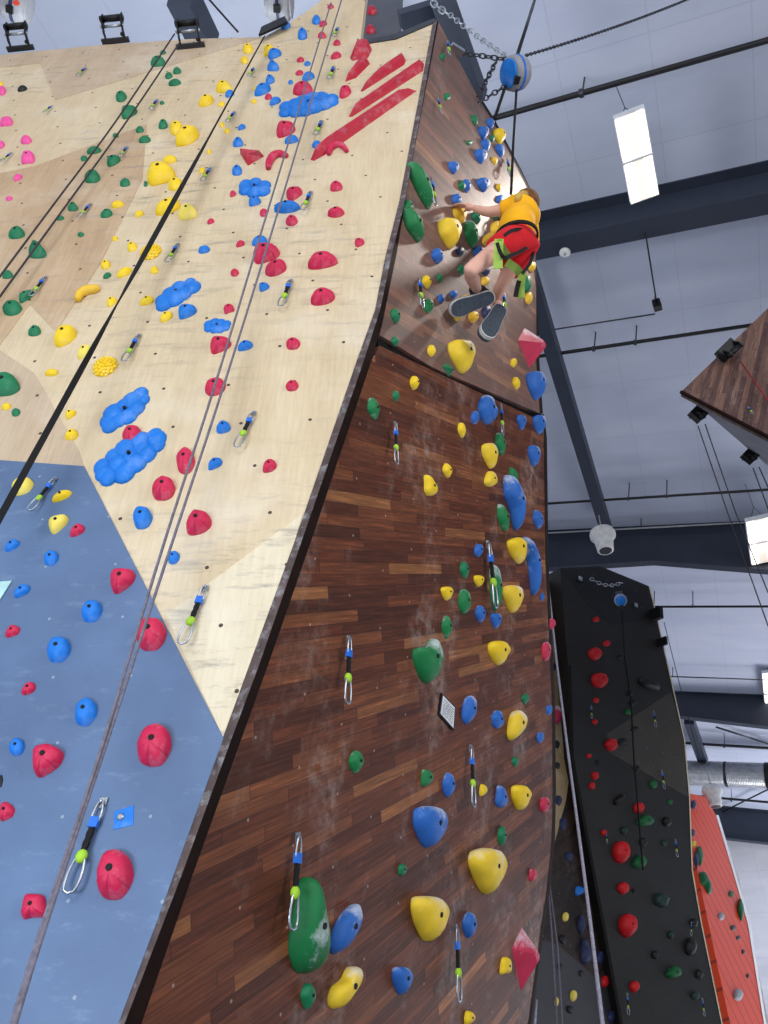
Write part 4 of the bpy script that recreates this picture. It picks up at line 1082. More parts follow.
# ------------------------------------------------------------------ quickdraws
def draw(a, b, frame_out, label, group, seg=8, light=1.0):
    """hanging quickdraw from bolt a down to carabiner end b"""
    L = (b - a).length; d = (b - a) / L
    s = d.cross(frame_out).normalized(); n = s.cross(d).normalized()
    mw = Matrix.Translation(a) @ Matrix((s, d, n)).transposed().to_4x4()
    root = empty('quickdraw', mw, label, 'quickdraw', group)
    def loop(t0, t1, w0, w1, r, off):
        """pear loop between t0 and t1 along the draw"""
        pts = []
        N = 14 if seg >= 8 else 10
        for k in range(N):
            th = 2 * math.pi * k / N
            t = .5 - .5 * math.cos(th)
            wid = (w0 + (w1 - w0) * t) * math.sin(th)
            wid = math.copysign(abs(wid / (w0 + (w1 - w0) * t)) ** .6 * (w0 + (w1 - w0) * t), math.sin(th)) if abs(math.sin(th)) > 1e-6 else 0
            pts.append(a + d * (t0 + (t1 - t0) * t) * L + s * wid * L + n * off * L)
        return Geo().tube(pts, r * L, max(5, seg - 2), True)
    hg = Geo().slab([a + s * .045 * L, a - s * .045 * L - d * .02 * L, a - s * .05 * L + d * .07 * L, a + s * .03 * L + d * .12 * L], n * .012 * L)
    hg.lathe(a + d * .02 * L, n, [(.03 * L, 0), (.03 * L, .03 * L)], 6)
    hg.build('bolt_hanger', 'steel', root, mw)
    loop(.03, .29, .035, .06, .0125, .035).build('upper_carabiner', 'steel', root, mw, True)
    Geo().box(a + d * .27 * L + n * .03 * L, s * .05 * L, d * .055 * L, n * .028 * L).build('blue_sleeve', 'blue_plastic', root, mw)
    g = Geo()
    for i in range(5):
        g.box(a + d * (.345 + .052 * i) * L + n * .03 * L, s * (.034 if i % 2 else .028) * L, d * .026 * L, n * .02 * L)
    g.build('sling', 'black_sling', root, mw)
    Geo().ball(a + d * .63 * L + n * .03 * L, s * .066 * L, d * .075 * L, n * .05 * L, 12, 8).build('rubber_keeper', 'green_rubber', root, mw, True)
    loop(.61, 1.0, .062, .092, .017, .035).build('lower_carabiner', 'steel', root, mw, True)
    return root
LWD = [
 ((86, 68), (77, 76), 'quickdraw alone under the middle roller near the wall top'),
 ((52, 106), (44, 113), 'quickdraw at upper left, right of the black hold'),
 ((12, 153), (1, 162), 'quickdraw at the left edge beside the square pink hold'),
 ((157.5, 100), (150.5, 110), 'quickdraw right of the green ropes, uppermost there'),
 ((127.5, 147), (120, 157), 'quickdraw beside the green wedge hold right of the green ropes'),
 ((254, 68), (249, 77), 'quickdraw right of the black strap, highest beside it'),
 ((235, 112), (227, 123), 'quickdraw right of the strap, second from the top beside it'),
 ((211, 168), (202, 182), 'quickdraw right of the strap, third from the top beside it'),
 ((338, 28), (334, 37), 'quickdraw right of the centre ropes, highest of all there'),
 ((334, 67), (329.5, 80), 'quickdraw right of the centre ropes, second highest there'),
 ((322, 121), (315.5, 136), 'quickdraw below the right end of the wide blue cluster'),
 ((311, 192), (303, 211), 'quickdraw at the right tip of the flat blue hold'),
 ((291, 280), (281, 307), 'quickdraw left of the red half-moon hold mid plywood'),
 ((91, 204), (79, 218), 'quickdraw on the tan facet between two green holds'),
 ((178.5, 244), (167, 263), 'quickdraw right of the strap beside the bumpy yellow hold'),
 ((139.5, 335), (124, 362), 'quickdraw right of the strap above the lower bumpy yellow hold'),
 ((46, 277), (31, 297), 'quickdraw lying over the slanted green hold at left'),
 ((254, 412), (237, 448), 'quickdraw on open plywood beside two blue chips'),
 ((56, 478), (30, 511), 'quickdraw on the top of the blue panel beside the strap'),
 ((206, 586), (182, 645), 'large quickdraw on the pale plywood facet above the blue border'),
 ((104, 799), (69, 894), 'largest quickdraw, low on the blue panel beside the rope'),
]
for p, q, lab in LWD: draw(LW.pt(*p, .01), LW.pt(*q, .03), LW.n, lab, 'quickdraws on the left wall')
D2D = [
 ((447, 42), (448, 55), 'quickdraw at the tip of the upper dark face'),
 ((437, 98), (440.5, 113), 'quickdraw left on the upper dark face by a green hold'),
 ((507, 160), (508.5, 176), 'quickdraw at the right edge beside the climber rope above the head'),
 ((431, 179), (433.5, 205), 'quickdraw beside the upper long green blade'),
 ((418.5, 278), (420.5, 307), 'quickdraw left of the climber beside a yellow hold'),
 ((503, 293), (503, 313), 'quickdraw at the climber right shoe heel'),
 ((503, 209), (501, 224), 'quickdraw between the climber elbow and the yellow shirt'),
]
for p, q, lab in D2D: draw(D2.pt(*p, .02), D2.pt(*q, .06), D2.n, lab, 'quickdraws on the dark faces')
D1D = [
 ((394.5, 422), (395, 464), 'quickdraw left on the lower face under the seam'),
 ((500, 404), (501.5, 435), 'quickdraw hanging over the blue jug at the seam'),
 ((487, 541), (494, 608), 'quickdraw over the long upright green hold'),
 ((348, 636), (345.5, 704), 'quickdraw in the middle of the lower face, left of the heart-shaped hold'),
 ((297.5, 833), (290, 930), 'largest quickdraw on the dark planks, overlapping the giant green sloper'),
 ((470, 745), (472, 807), 'quickdraw below the framed card between blue and yellow holds'),
 ((455, 925), (457.5, 1002), 'quickdraw low at the bottom centre of the dark face'),
]
for p, q, lab in D1D: draw(D1.pt(*p, .02), D1.pt(*q, .06), D1.n, lab, 'quickdraws on the dark faces')
FTD = [
 ((653.5, 711), (655.5, 727), 'far quickdraw on the lighter facet of the far tower'),
 ((591, 706), (591.5, 719), 'dim far quickdraw left of the small red holds'),
 ((661.5, 770), (664, 789), 'far quickdraw over a dim green hold'),
 ((675, 839), (677, 857), 'far quickdraw right of a dim green hold'),
 ((691, 922), (691, 936), 'far quickdraw above the big black ball hold'),
 ((627, 993), (628, 1015), 'far quickdraw below the lowest red hold'),
 ((702, 998), (704, 1016), 'far quickdraw at the bottom right of the far tower'),
 ((606, 833), (607, 844), 'dim far quickdraw up-left of the large red ball hold'),
]
for p, q, lab in FTD: draw(FT.pt(*p, .03), FT.pt(*q, .08), FT.n, lab, 'quickdraws on the far dark tower', 6)

# ------------------------------------------------------------------ ropes and straps
def rope(name, strands, m, label, cat='rope', group=None, seg=8):
    g = Geo()
    for pts, r in strands: g.tube(pts, r, seg)
    return tag(g.build(name, m, None, T3(strands[0][0][0]), True), label, cat, group)
def off_line(pl, pts, ws):
    return smooth_path([pl.pt(x, y, w) for (x, y), w in zip(pts, ws)], 6)
rope('climbing_rope', [(off_line(LW, [(331, 3), (271, 200), (216.5, 380), (165, 540), (104, 740), (43, 924), (8, 1036)], [.12, .14, .17, .22, .34, .58, .72]), .0062),
                       (off_line(LW, [(342, -2), (281.5, 200), (225.5, 380), (173, 540), (107.5, 740), (46, 924), (11.5, 1036)], [.12, .14, .17, .22, .33, .58, .72]), .0062)],
     'rope_grey', 'grey double rope running down the plywood and blue panel from the top')
rope('climbing_rope', [(off_line(LW, [(174.5, 34), (116, 121), (57, 200), (-20, 303)], [.2, .12, .1, .1]), .0062),
                       (off_line(LW, [(180, 42), (129, 118), (70, 200), (-10, 310)], [.2, .12, .1, .1]), .0062)],
     'rope_dark', 'dark double rope along the green holds under the third roller')
# twisted auto-belay webbing
def webbing(P0, P1, w, keys, m, label, n=72, t=.008):
    """flat strap that twists: keys = (fraction along, twist in degrees; 0 shows its flat side)"""
    d = (P1 - P0).normalized(); e = d.cross(LW.n).normalized(); k = e.cross(d)
    vs = []; fs = []
    q = P0.lerp(P1, .25); s_ = (CAM - q).normalized(); edge = math.atan2(s_.dot(k), s_.dot(e))
    for i in range(n + 1):
        f = i / n
        for (fa, ta), (fb, tb) in zip(keys, keys[1:]):
            if fa <= f <= fb: th = edge + math.radians(90 - ta - (tb - ta) * (f - fa) / (fb - fa))
        c = P0.lerp(P1, f); a = (e * math.cos(th) + k * math.sin(th)) * w / 2; b = (k * math.cos(th) - e * math.sin(th)) * t / 2
        vs += [c - a - b, c + a - b, c + a + b, c - a + b]
        if i:
            o = 4 * (i - 1)
            for j in range(4): fs.append((o + j, o + (j + 1) % 4, o + 4 + (j + 1) % 4, o + 4 + j))
    fs += [(0, 1, 2, 3), tuple(range(4 * n, 4 * n + 4))]
    return tag(mesh('auto_belay_strap', vs, fs, m, None, T3(P0)), label, 'strap')
webbing(LW.pt(264, 37, .12), LW.pt(-6, 528, .25), .028, [(0, 84), (.34, 80), (.52, 20), (.60, 20), (.70, 86), (.80, 150), (.86, 180), (1, 195)], 'webbing_black', 'black webbing strap running diagonally from the top drum to the left edge')
g1 = smooth_path([at(549, 590, 7.5), at(556.5, 660, 6.9), at(566.5, 740, 6.3), at(577, 820, 5.6), at(590, 920, 4.9), at(604, 1036, 4.2)], 6)
rope('climbing_rope', [(g1, [.009 + .004 * i / len(g1) for i in range(len(g1))])], 'rope_light', 'thick pale rope hanging beside the right edge of the dark tower')
rope('climbing_rope', [([at(548, 878, 7), at(553, 950, 6.4), at(558, 1040, 5.8)], .007), ([at(549, 878, 7), at(558, 950, 6.4), at(563.5, 1040, 5.8)], .007)], 'rope_grey', 'thin grey double rope low in the gap behind the tower edge')
rope('climbing_rope', [([at(536.5, 1000, 5), at(534, 1040, 4.8)], .008)], 'rope_light', 'short pale rope at the lower right corner of the dark tower')

# ------------------------------------------------------------------ roof, frames and services
d1 = -(R @ Vector((-1637, -103, -769))).normalized()  # along the frames, to the right
ex = Vector((d1.x, d1.y, 0)).normalized()
ey = Vector((0, 0, 1)).cross(ex).normalized()         # along the purlins, away from the camera
en = d1.cross(ey).normalized()
if en.z < 0: en = -en
RO = at(650, 75, 10.5)
class RPlane(Plane):
    def __init__(s, o, u, v, n): s.o, s.u, s.v, s.n = o, u, v, n; s.M = Matrix((u, v, n)).transposed()
ROOF = RPlane(RO, d1, ey, -en)
def rc(P): d = P - RO; return d.dot(d1), d.dot(ey), d.dot(en)
def rp(s, t, h=0): return RO + d1 * s + ey * t + en * h
hall_roof = Geo().slab([rp(-26, -14), rp(24, -14), rp(24, 45), rp(-26, 45)], en * .2).build('ceiling', 'insulation', None, ROOF.mat(RO))
tag(hall_roof, kind='structure')
def frame_at(x, y, h, name, label, depth_, s0=-26, s1=24, flange=.25, kink=None, m='beam_paint'):
    """steel frame across the hall whose lower edge is sighted at (x, y)"""
    pl = RPlane(RO - en * depth_, d1, ey, -en)
    _, t, _ = rc(pl.pt(x, y))
    mw = ROOF.mat(rp(0, t))
    root = empty(name, mw, label, 'beam', 'roof frames')
    ks = kink or [(s0, depth_), (s1, depth_)]
    top = [rp(s, t) for s, _ in ks]; bot = [rp(s, t, -dd) for s, dd in ks]
    g = Geo(); n = len(ks)
    g.slab(top + bot[::-1], ey * .04); g.build('web', m, root, mw)
    g = Geo()
    for i in range(n - 1):
        a, b = bot[i], bot[i + 1]
        g.slab([a - ey * flange / 2, b - ey * flange / 2, b + ey * flange / 2, a + ey * flange / 2], -en * .03)
    g.build('bottom_flange', m, root, mw)
    g = Geo().slab([rp(s0, t - flange / 2, -.03), rp(s1, t - flange / 2, -.03), rp(s1, t + flange / 2, -.03), rp(s0, t + flange / 2, -.03)], en * .03)
    g.build('top_flange', m, root, mw)
    return t
t1 = frame_at(604, 236, 0, 'roof_frame', 'dark grey steel roof frame behind the climber, nearest one', .80, flange=.34)
def kinks(x, y, depth_, pts):
    pl = RPlane(RO - en * depth_, d1, ey, -en)
    t = rc(pl.pt(x, y))[1]
    fp = RPlane(rp(0, t), d1, en, -ey)
    out = []
    for a, b in pts:
        s, _, h = rc(fp.pt(a, b)); out.append((s, -h))
    return out
k2 = kinks(640, 563, 1.0, [(560, 568), (654, 562), (768, 571)])
k2 = [(-26, k2[0][1])] + k2 + [(24, k2[-1][1] + 2)]
t2 = frame_at(640, 563, 0, 'roof_frame', 'dark roof frame in the middle distance above the far dark tower', 1.0, kink=k2, flange=.2)
k3 = kinks(700, 716, .75, [(676, 716), (684, 717), (768, 727)])
k3 = [(-26, k3[0][1])] + k3 + [(24, k3[-1][1] + 2.5)]
t3 = frame_at(700, 716, 0, 'roof_frame', 'dark roof frame third away, above the silver duct', .75, kink=k3, flange=.25)
t4 = frame_at(740, 840, 0, 'roof_frame', 'dark roof frame farthest away above the white end wall', 1.25, flange=.3)
tend = t4 + 1.2
ew_ = Geo().slab([rp(-26, tend, .2), rp(24, tend, .2), rp(24, tend, 0) - Vector((0, 0, RO.z + 3)), rp(-26, tend, 0) - Vector((0, 0, RO.z + 9))], ey * .2)
W0 = rp(-26, tend); W1 = rp(24, tend)
ew_ = Geo().slab([W0, W1, Vector((W1.x, W1.y, 0)), Vector((W0.x, W0.y, 0))], ey * .2).build('wall_end', 'insulation_white', None, Matrix.Translation(rp(0, tend)) @ Matrix((ex, Vector((0, 0, 1)), -ey)).transposed().to_4x4())
tag(ew_, kind='structure')
def ground(s, t): p = rp(s, t); return Vector((p.x, p.y, 0))
fl = Geo().slab([ground(-26, -14), ground(24, -14), ground(24, tend), ground(-26, tend)], Vector((0, 0, -.2)))
simple('floor_grey', (150, 152, 160), .7, 0, .1, 2)
tag(fl.build('floor', 'floor_grey', None, T3(Vector((0, 0, 0)))), kind='structure')
def bar(name, p0, p1, w, h, m, label, cat='beam', parent=None, upv=None):
    d = (p1 - p0); L = d.length; d = d / L
    u_ = (upv or en); s_ = d.cross(u_).normalized(); k = s_.cross(d)
    g = Geo().box((p0 + p1) / 2, d * L / 2, s_ * w / 2, k * h / 2)
    ob = g.build(name, m, parent, Matrix.Translation(p0) @ Matrix((d, s_, k)).transposed().to_4x4())
    return tag(ob, label, cat) if label else ob
def under(x, y, h): return RPlane(RO - en * h, d1, ey, -en).pt(x, y)
bar('strut_beam', under(516, 229, .55), under(607, 532, .55), .24, .24, 'beam_paint', 'dark strut running from behind the climber to the white pendant speaker')
bar('strut_beam', under(689, 720, .55), under(703.5, 762, .55), .3, .3, 'beam_paint', 'short dark strut behind the silver duct')
bar('strut_beam', at(181, -6, 8.6), at(206, 44, 9.4), .28, .3, 'beam_paint', 'dark strut at the top behind the third roller')
bar('strut_beam', at(440, -8, 8.2), at(478, 98, 9.0), .2, .26, 'beam_paint', 'dark strut behind the top of the tower, sloping down right')
bar('strut_beam', at(400, 20, 8.4), at(446, 6, 8.4), .16, .16, 'beam_paint', 'dark cross beam behind the top of the tower')
rope('roof_cable', [([at(206, -4, 9), at(238, 32, 9)], .012)], 'black_metal', 'thin black cable at the top, right of the strut', 'cable')
rope('roof_cable', [([at(536, -4, 9.5), at(517, 56, 7.2)], .018)], 'black_metal', 'thick black cable running up from the blue drum to the roof', 'cable')

def pipe(pts, r, label, hangers, name='sprinkler_pipe', m='pipe_black', cat='pipe', group='sprinkler pipes under the roof'):
    a, b = pts
    root = Geo().tube([a - (d1 * 9 if name == 'sprinkler_pipe' else d1 * 3), b + d1 * 6 if name == 'sprinkler_pipe' else b], r, 10).build(name, m, None, T3(a), True); tag(root, label, cat, group)
    for f in hangers:
        c = a.lerp(b, f)
        g = Geo().tube([c + en * r, c + en * .5], .012, 6)
        g.lathe(c - d1 * r, d1, [(r * 1.5, 0), (r * 1.5, r * 1.4)], 10)
        g.build('pipe_hanger', 'dark_steel', root, T3(c))
    return root
pipe((under(489, 119.5, .45), under(790, 34, .45)), .04, 'thick black sprinkler pipe nearest the camera, above the big lamp', (.345,))
pipe((under(540, 357, .45), under(790, 319, .45)), .034, 'black sprinkler pipe passing above the right wooden wall top', (.415, .24))
pipe((under(540, 504.5, .45), under(790, 488, .45)), .03, 'black sprinkler pipe just above the middle roof frame', (.54, .385))
pipe((under(640, 606, .45), under(790, 607, .45)), .03, 'black sprinkler pipe beyond the far dark tower', (.37, .1))
pipe((under(680, 744, .45), under(790, 748.5, .45)), .045, 'black sprinkler pipe right above the silver duct', (.42,))
pipe((under(712, 799, .45), under(790, 803, .45)), .045, 'black sprinkler pipe farthest away, below the silver duct', (.26,))
pipe((under(540, 331, .25), under(655, 314, .25)), .014, 'thin grey conduit ending in a small black box', (), 'conduit', 'dark_steel', 'conduit', 'thin conduits under the roof')
pipe((under(545, 534, .3), under(748, 522.5, .3)), .02, 'thin pale conduit running to the middle lamp', (.5,), 'conduit', 'grey_plastic', 'conduit', 'thin conduits under the roof')
pipe((under(668, 676, .3), under(768, 680, .3)), .02, 'thin grey conduit right of the far dark tower', (.05,), 'conduit', 'dark_steel', 'conduit', 'thin conduits under the roof')
for (a, b), lab in ((((769, 744), (716, 727)), 'thin diagonal rod brace above the silver duct'), (((769, 789), (722, 812)), 'thin diagonal rod brace below the silver duct')):
    rope('rod_brace', [([under(*a, .2), under(*b, .2)], .03)], 'dark_steel', lab, 'brace')
# hanging outlet box on a cord
pc = under(657, 305, 1.0); pt_ = under(646.5, 235, .8)
r_ = rope('hanging_outlet', [([under(645.5, 233, .85), pc], .012)], 'black_metal', 'black outlet box hanging on a thin cord under the near roof frame', 'outlet')
Geo().box(pc, ex * .06, ey * .05, Vector((0, 0, .1))).add([], []).build('outlet_box', 'black_metal', r_, T3(pc))
Geo().lathe(pc + Vector((0, 0, .1)), (0, 0, 1), [(.03, 0), (.015, .12)], 8).build('cord_grip', 'grey_plastic', r_, T3(pc))

# silver spiral duct
dpl_ = RPlane(RO - en * 1.0, d1, ey, -en)
da = dpl_.pt(684, 772.5); dbp = dpl_.pt(800, 777)
Ld = (dbp - da).length; du = (dbp - da).normalized()
sd = depth(da) / F; rad = 11.5 * sd
prof = []
for i in range(140):
    h = Ld * i / 139; prof.append((rad * (1 + (.03 if i % 2 else 0)), h))
duct = Geo().lathe(da, du, prof, 24).build('spiral_duct', 'duct_metal', None, T3(da)); tag(duct, 'silver spiral air duct crossing beyond the far tower', 'duct')
Geo().lathe(da + du * Ld * .72, du, [(rad * 1.06, 0), (rad * 1.06, .9)], 24).build('dark_collar', 'black_metal', duct, T3(da))
Geo().lathe(da + du * Ld * .37, du, [(rad * 1.04, 0), (rad * 1.04, .08)], 24).build('joint_band', 'dark_steel', duct, T3(da))

# ceiling lamps
emis('tube_glow', (255, 246, 232), 3.2)
emis('lens_soft', (240, 226, 212), .75)
def lamp(x0, y0, x1, y1, Z, wpx, label):
    """strip fixture sighted from its near end to its far end"""
    a = at(x0, y0, Z); 
    pl = RPlane(a, ex, ey, Vector((0, 0, -1)))
    b = pl.pt(x1, y1)
    c = (a + b) / 2; L = (b - a).length / 2; d = (b - a).normalized(); s = d.cross(Vector((0, 0, 1))).normalized()
    w = wpx * Z / F / 2 * 1.05; z = Vector((0, 0, 1))
    mw = Matrix.Translation(c) @ Matrix((s, d, z)).transposed().to_4x4()
    root = empty('ceiling_lamp', mw, label, 'lamp', 'strip lamps hanging from the roof')
    Geo().box(c + z * .05, s * w, d * L, z * .045).build('housing', 'lamp_housing', root, mw)
    g = Geo()
    for k in (-1, 1): g.box(c + s * w * .0, s * w * .28, d * L * .97, z * .01)
    Geo().box(c, s * w * .34, d * L * .97, z * .008).build('reflector', 'lens_soft', root, mw)
    for k in (-1, 1):
        for q in (-1, 1):
            Geo().box(c + s * w * .66 * k + d * L * .5 * q - z * .004, s * w * .26, d * L * .455, z * .012).build('light_tube', 'tube_glow', root, mw)
    Geo().box(c - z * .012, s * w, d * L * .025, z * .012).build('divider', 'lamp_housing', root, mw)
    g = Geo()
    for q in (-1, 1):
        t = c + d * L * .8 * q + z * .09
        for k in (-1, 1): g.tube([t + s * w * .6 * k, t + z * .35], .006, 5)
        g.tube([t + z * .35, t + z * 1.0], .006, 5)
    g.build('hanging_wire', 'dark_steel', root, mw)
    return root
lamp(629, 113, 645, 200, 9.6, 29, 'bright strip lamp hanging in front of the nearest roof frame')
lamp(759, 519, 764, 563, 15.5, 24, 'bright strip lamp at the right edge near the middle roof frame')
lamp(772, 672, 775, 712, 22, 18, 'bright strip lamp cut by the right edge, farthest of the three')

# pendant horn speakers
def speaker(x, y, Z, r, tilt, label):
    c = at(x, y, Z); ax = Vector((0, 0, 1))
    root = empty('pendant_speaker', T3(c), label, 'speaker', 'white pendant speakers')
    prof = [(.56, -1.35), (.62, -1.3), (.66, -.9), (.74, -.3), (.98, .0), (1.0, .25), (.9, .55), (.7, .7), (.3, .78)]
    Geo().lathe(c, ax, [(a * r, b * r) for a, b in prof], 24).build('shell', 'white_plastic', root, T3(c), True)
    Geo().lathe(c - ax * 1.36 * r, ax, [(.46 * r, -.02 * r), (.5 * r, .03 * r)], 20).build('grille', 'dark_steel', root, T3(c))
    g = Geo().tube([c + ax * r * .78 + ex * r * .6, c + ax * r * 1.0, c + ax * r * .78 - ex * r * .6], r * .05, 6)
    g.tube([c + ax * r * 1.0, c + ax * r * 2.2], r * .04, 6); g.build('bracket', 'grey_plastic', root, T3(c))
speaker(603, 537, 16.2, .27, 0, 'white pendant speaker at the end of the dark strut above the far tower')
speaker(712.5, 793, 20, .26, 0, 'white pendant speaker hanging in front of the orange wall top')
# round white detector on the near frame
P = under(565, 252, .84)
dt = Geo().lathe(P, -en, [(.085, 0), (.085, .03), (.06, .05), (.03, .055)], 20).build('smoke_detector', 'white_plastic', None, T3(P), True)
tag(dt, 'small round white detector under the nearest roof frame', 'detector')
Geo().lathe(P - en * .055, -en, [(.02, 0), (.02, .01)], 12).build('sensor', 'grey_plastic', dt, T3(P))

# ------------------------------------------------------------------ top rollers, drums and chains
def roller(P, u, out, v, w, label, deep=.2, group='black rope rollers along the wall top'):
    """top-rope anchor: base plate, two side plates and a roller bar"""
    mw = Matrix.Translation(P) @ Matrix((u, v, out)).transposed().to_4x4()
    root = empty('rope_roller', mw, label, 'rope anchor', group)
    g = Geo().box(P + v * .01 + out * .02, u * w * .6, v * .012, out * .022)
    g.lathe(P + u * w * .35 + out * .06 + v * .02, v, [(.018, 0), (.018, .02)], 6); g.build('base_plate', 'dark_steel', root, mw)
    for k in (-1, 1):
        q = P + u * w * .42 * k
        prof = [q + v * .0 + out * .0, q + v * .0 + out * .09, q + v * .06 + out * deep, q + v * .13 + out * deep, q + v * .12 + out * (deep - .05), q + v * .04 + out * (deep - .09)]
        Geo().slab(prof, u * .012).build('side_plate', 'black_metal', root, mw)
    c = P + v * .095 + out * (deep - .03)
    Geo().lathe(c - u * w * .5, u, [(.028, 0), (.028, w)], 16).build('roller_bar', 'black_metal', root, mw, True)
    Geo().lathe(c - u * w * .5 + v * -.05 - out * .045, u, [(.012, 0), (.012, w)], 12).build('keeper_pin', 'steel', root, mw, True)
    return root
roller(LW.pt(21, 51, .0), LW.u, LW.n, LW.v, .21, 'black rope roller on the wall top, left one below a grey drum')
roller(LW.pt(116, 43.5, .0), LW.u, LW.n, LW.v, .21, 'black rope roller on the wall top, middle one')
roller(LW.pt(191, 49, .0), LW.u, LW.n, LW.v, .21, 'black rope roller on the wall top, right one holding the green-route rope')
def drum(P, ax, r, L, label, cover, strap_dir):
    ax = ax.normalized(); mw = T3(P)
    root = empty('auto_belay_drum', mw, label, 'auto belay', 'auto-belay drums')
    prof = [(.6, -.5), (.86, -.5), (.97, -.42), (1, -.25), (1, .25), (.97, .42), (.86, .5), (.6, .5)]
    Geo().lathe(P, ax, [(a * r, b * L) for a, b in prof], 28).build('housing', 'grey_plastic', root, mw, True)
    Geo().lathe(P, ax, [(1.03 * r, -.07 * L), (1.03 * r, .07 * L)], 28).build('band', 'navy' if cover != 'blue' else 'blue_plastic', root, mw)
    for s in (-1, 1):
        Geo().lathe(P + ax * s * L * .5, ax * s, [(.82 * r, -.01), (.8 * r, .02), (.3 * r, .035)], 24).build('end_cover', cover if s < 0 else 'grey_plastic', root, mw)
    e = strap_dir.normalized(); k = ax.cross(e).normalized()
    Geo().box(P + e * r * .98, ax * .03, e * .035, k * .03).build('nozzle', 'black_metal', root, mw)
    Geo().box(P - e * r * 1.05, ax * .02, e * .05, k * .05).build('lifting_lug', 'dark_steel', root, mw)
    return root, e, k
dn = Vector((0, 0, -1))
P = at(16, 3, 7.3); r0, e_, k_ = drum(P, ex * .75 + ey * .66, .165, .22, 'grey auto-belay drum with a red label at the top left corner', 'grey_plastic', dn)
vw = (CAM - P).normalized()
Geo().box(P + vw * .168 + ex * .0, ex * .03, vw * .01, ex.cross(vw).normalized() * .02).build('red_label', 'label_red', r0, T3(P))
P = at(279, 2, 7.0); drum(P, ex * .9 + ey * .4, .155, .2, 'grey auto-belay drum at the top above the strap anchor', 'grey_plastic', dn)
DB = at(515.5, 73, 6.9); drum(DB, ex * .75 + ey * .45 + Vector((0, 0, .5)), .145, .14, 'blue and grey auto-belay drum hung on chains beside the tower tip', 'blue', Vector((0, 0, -1)))
P = at(620.5, 600, 10.6); drum(P, -(CAM - P).normalized() + Vector((0, 0, .25)), .085, .12, 'small blue auto-belay drum on the far dark tower', 'blue', Vector((0, 0, -1)))
rope('auto_belay_strap', [([at(622, 612, 10.7), FT.pt(625, 660, .25), FT.pt(631, 700, .15), FT.pt(634, 760, .12), FT.pt(643, 870, .12)], .012)], 'webbing_black', 'thin black strap hanging down the far dark tower', 'strap')
# strap guide plate on the plywood top
g = Geo().slab([LW.pt(x, y, .05) for x, y in ((259, 37), (262, 29), (285, 18.5), (288, 24))], LW.n * .02)
tag(g.build('strap_guide', 'black_metal', None, LW.mat(LW.pt(272, 27))), 'flat black guide plate under the drum at the strap top', 'bracket')
def chain(p0, p1, link_, label, sag=.0, m='dark_steel'):
    n = max(4, int((p1 - p0).length / (link_ * .72))); g = Geo()
    d = (p1 - p0).normalized(); a = d.orthogonal().normalized(); b = d.cross(a)
    for i in range(n):
        f = (i + .5) / n; c = p0.lerp(p1, f) - Vector((0, 0, sag * 4 * f * (1 - f))); s = a if i % 2 else b
        pts = [c + d * link_ * .5 * math.cos(2 * math.pi * k / 8) + s * link_ * .28 * math.sin(2 * math.pi * k / 8) for k in range(8)]
        g.tube(pts, link_ * .09, 5, True)
    return tag(g.build('chain', m, None, T3(p0), True), label, 'chain', 'chains holding the hanging drum')
chain(at(432, 2, 7.6), at(448, 14, 7.5), .10, 'short pale chain at the dark strut behind the tower tip', .02, 'steel')
chain(at(449, 14, 7.5), at(509, 58, 7.0), .075, 'upper chain from the dark strut down to the blue drum', .05, 'steel')
chain(at(456, 52, 6.9), at(509, 60, 6.95), .075, 'middle chain from the tower tip to the blue drum', .0)
chain(at(478, 96, 6.7), at(496, 62, 6.9), .075, 'chain rising from the tower edge, upper of two')
chain(at(479, 102, 6.7), at(506, 86, 6.85), .075, 'chain from the tower edge to the drum underside, lower of two')
chain(at(524, 56, 7.0), at(700, -6, 9.6), .05, 'long thin chain from the drum to the upper right', .08)
bar('anchor_plate', at(451, 46, 6.75), at(463, 53.5, 6.8), .06, .04, 'steel', 'small steel anchor plate at the tower tip', 'bracket')
rope('auto_belay_strap', [([at(505.5, 86, 6.85), at(494.5, 119, 6.7)], .014)], 'webbing_black', 'short black strap from the blue drum to the tower edge', 'strap')
rope('auto_belay_strap', [([at(516.5, 90, 6.85), at(513.5, 140, 6.6), at(511, 194, 6.25)], .011)], 'webbing_black', 'thin black strap from the blue drum down to the climber', 'strap')

# ------------------------------------------------------------------ wooden wall top at the right
def tri_plane(a, b, c): return Plane(a, b, c)
q0, q1, q2 = at(681, 392, 8.2), at(768, 308, 8.9), at(768, 437, 7.4)
WP = tri_plane(q0, q1, q2)
browns2 = [(0, (96, 70, 66)), (.5, (124, 92, 84)), (1., (156, 118, 102))]
planks('brown_planks', WP, (820, 330), browns2, .05, .9, .3)
rt = empty('wooden_wall_top', T3(Vector((q0.x, q0.y, 0))), 'overhanging brown wooden climbing wall top at the right edge', 'climbing wall')
Geo().slab([WP.pt(x, y) for x, y in ((681, 392), (724.5, 350), (768, 308), (980, 103), (980, 546), (768, 437))], -WP.n * .06).build('brown_planked_face', 'brown_planks', rt, WP.mat(WP.o))
q3 = at(710, 416, 8.6)
SP = tri_plane(q0, q2, q3)
sp = [(682, 393), (768, 438), (980, 549), (980, 640), (768, 466), (710, 416)]
Geo().slab([SP.pt(x, y) for x, y in sp], -SP.n * .05).build('grey_side_face', 'side_grey', rt, SP.mat(SP.o))
g = Geo().tube([WP.pt(681, 392, .0), WP.pt(768, 437, .0), WP.pt(980, 546, 0)], .022, 6); g.build('edge_strip', 'trim_dark', rt, WP.mat(WP.o))
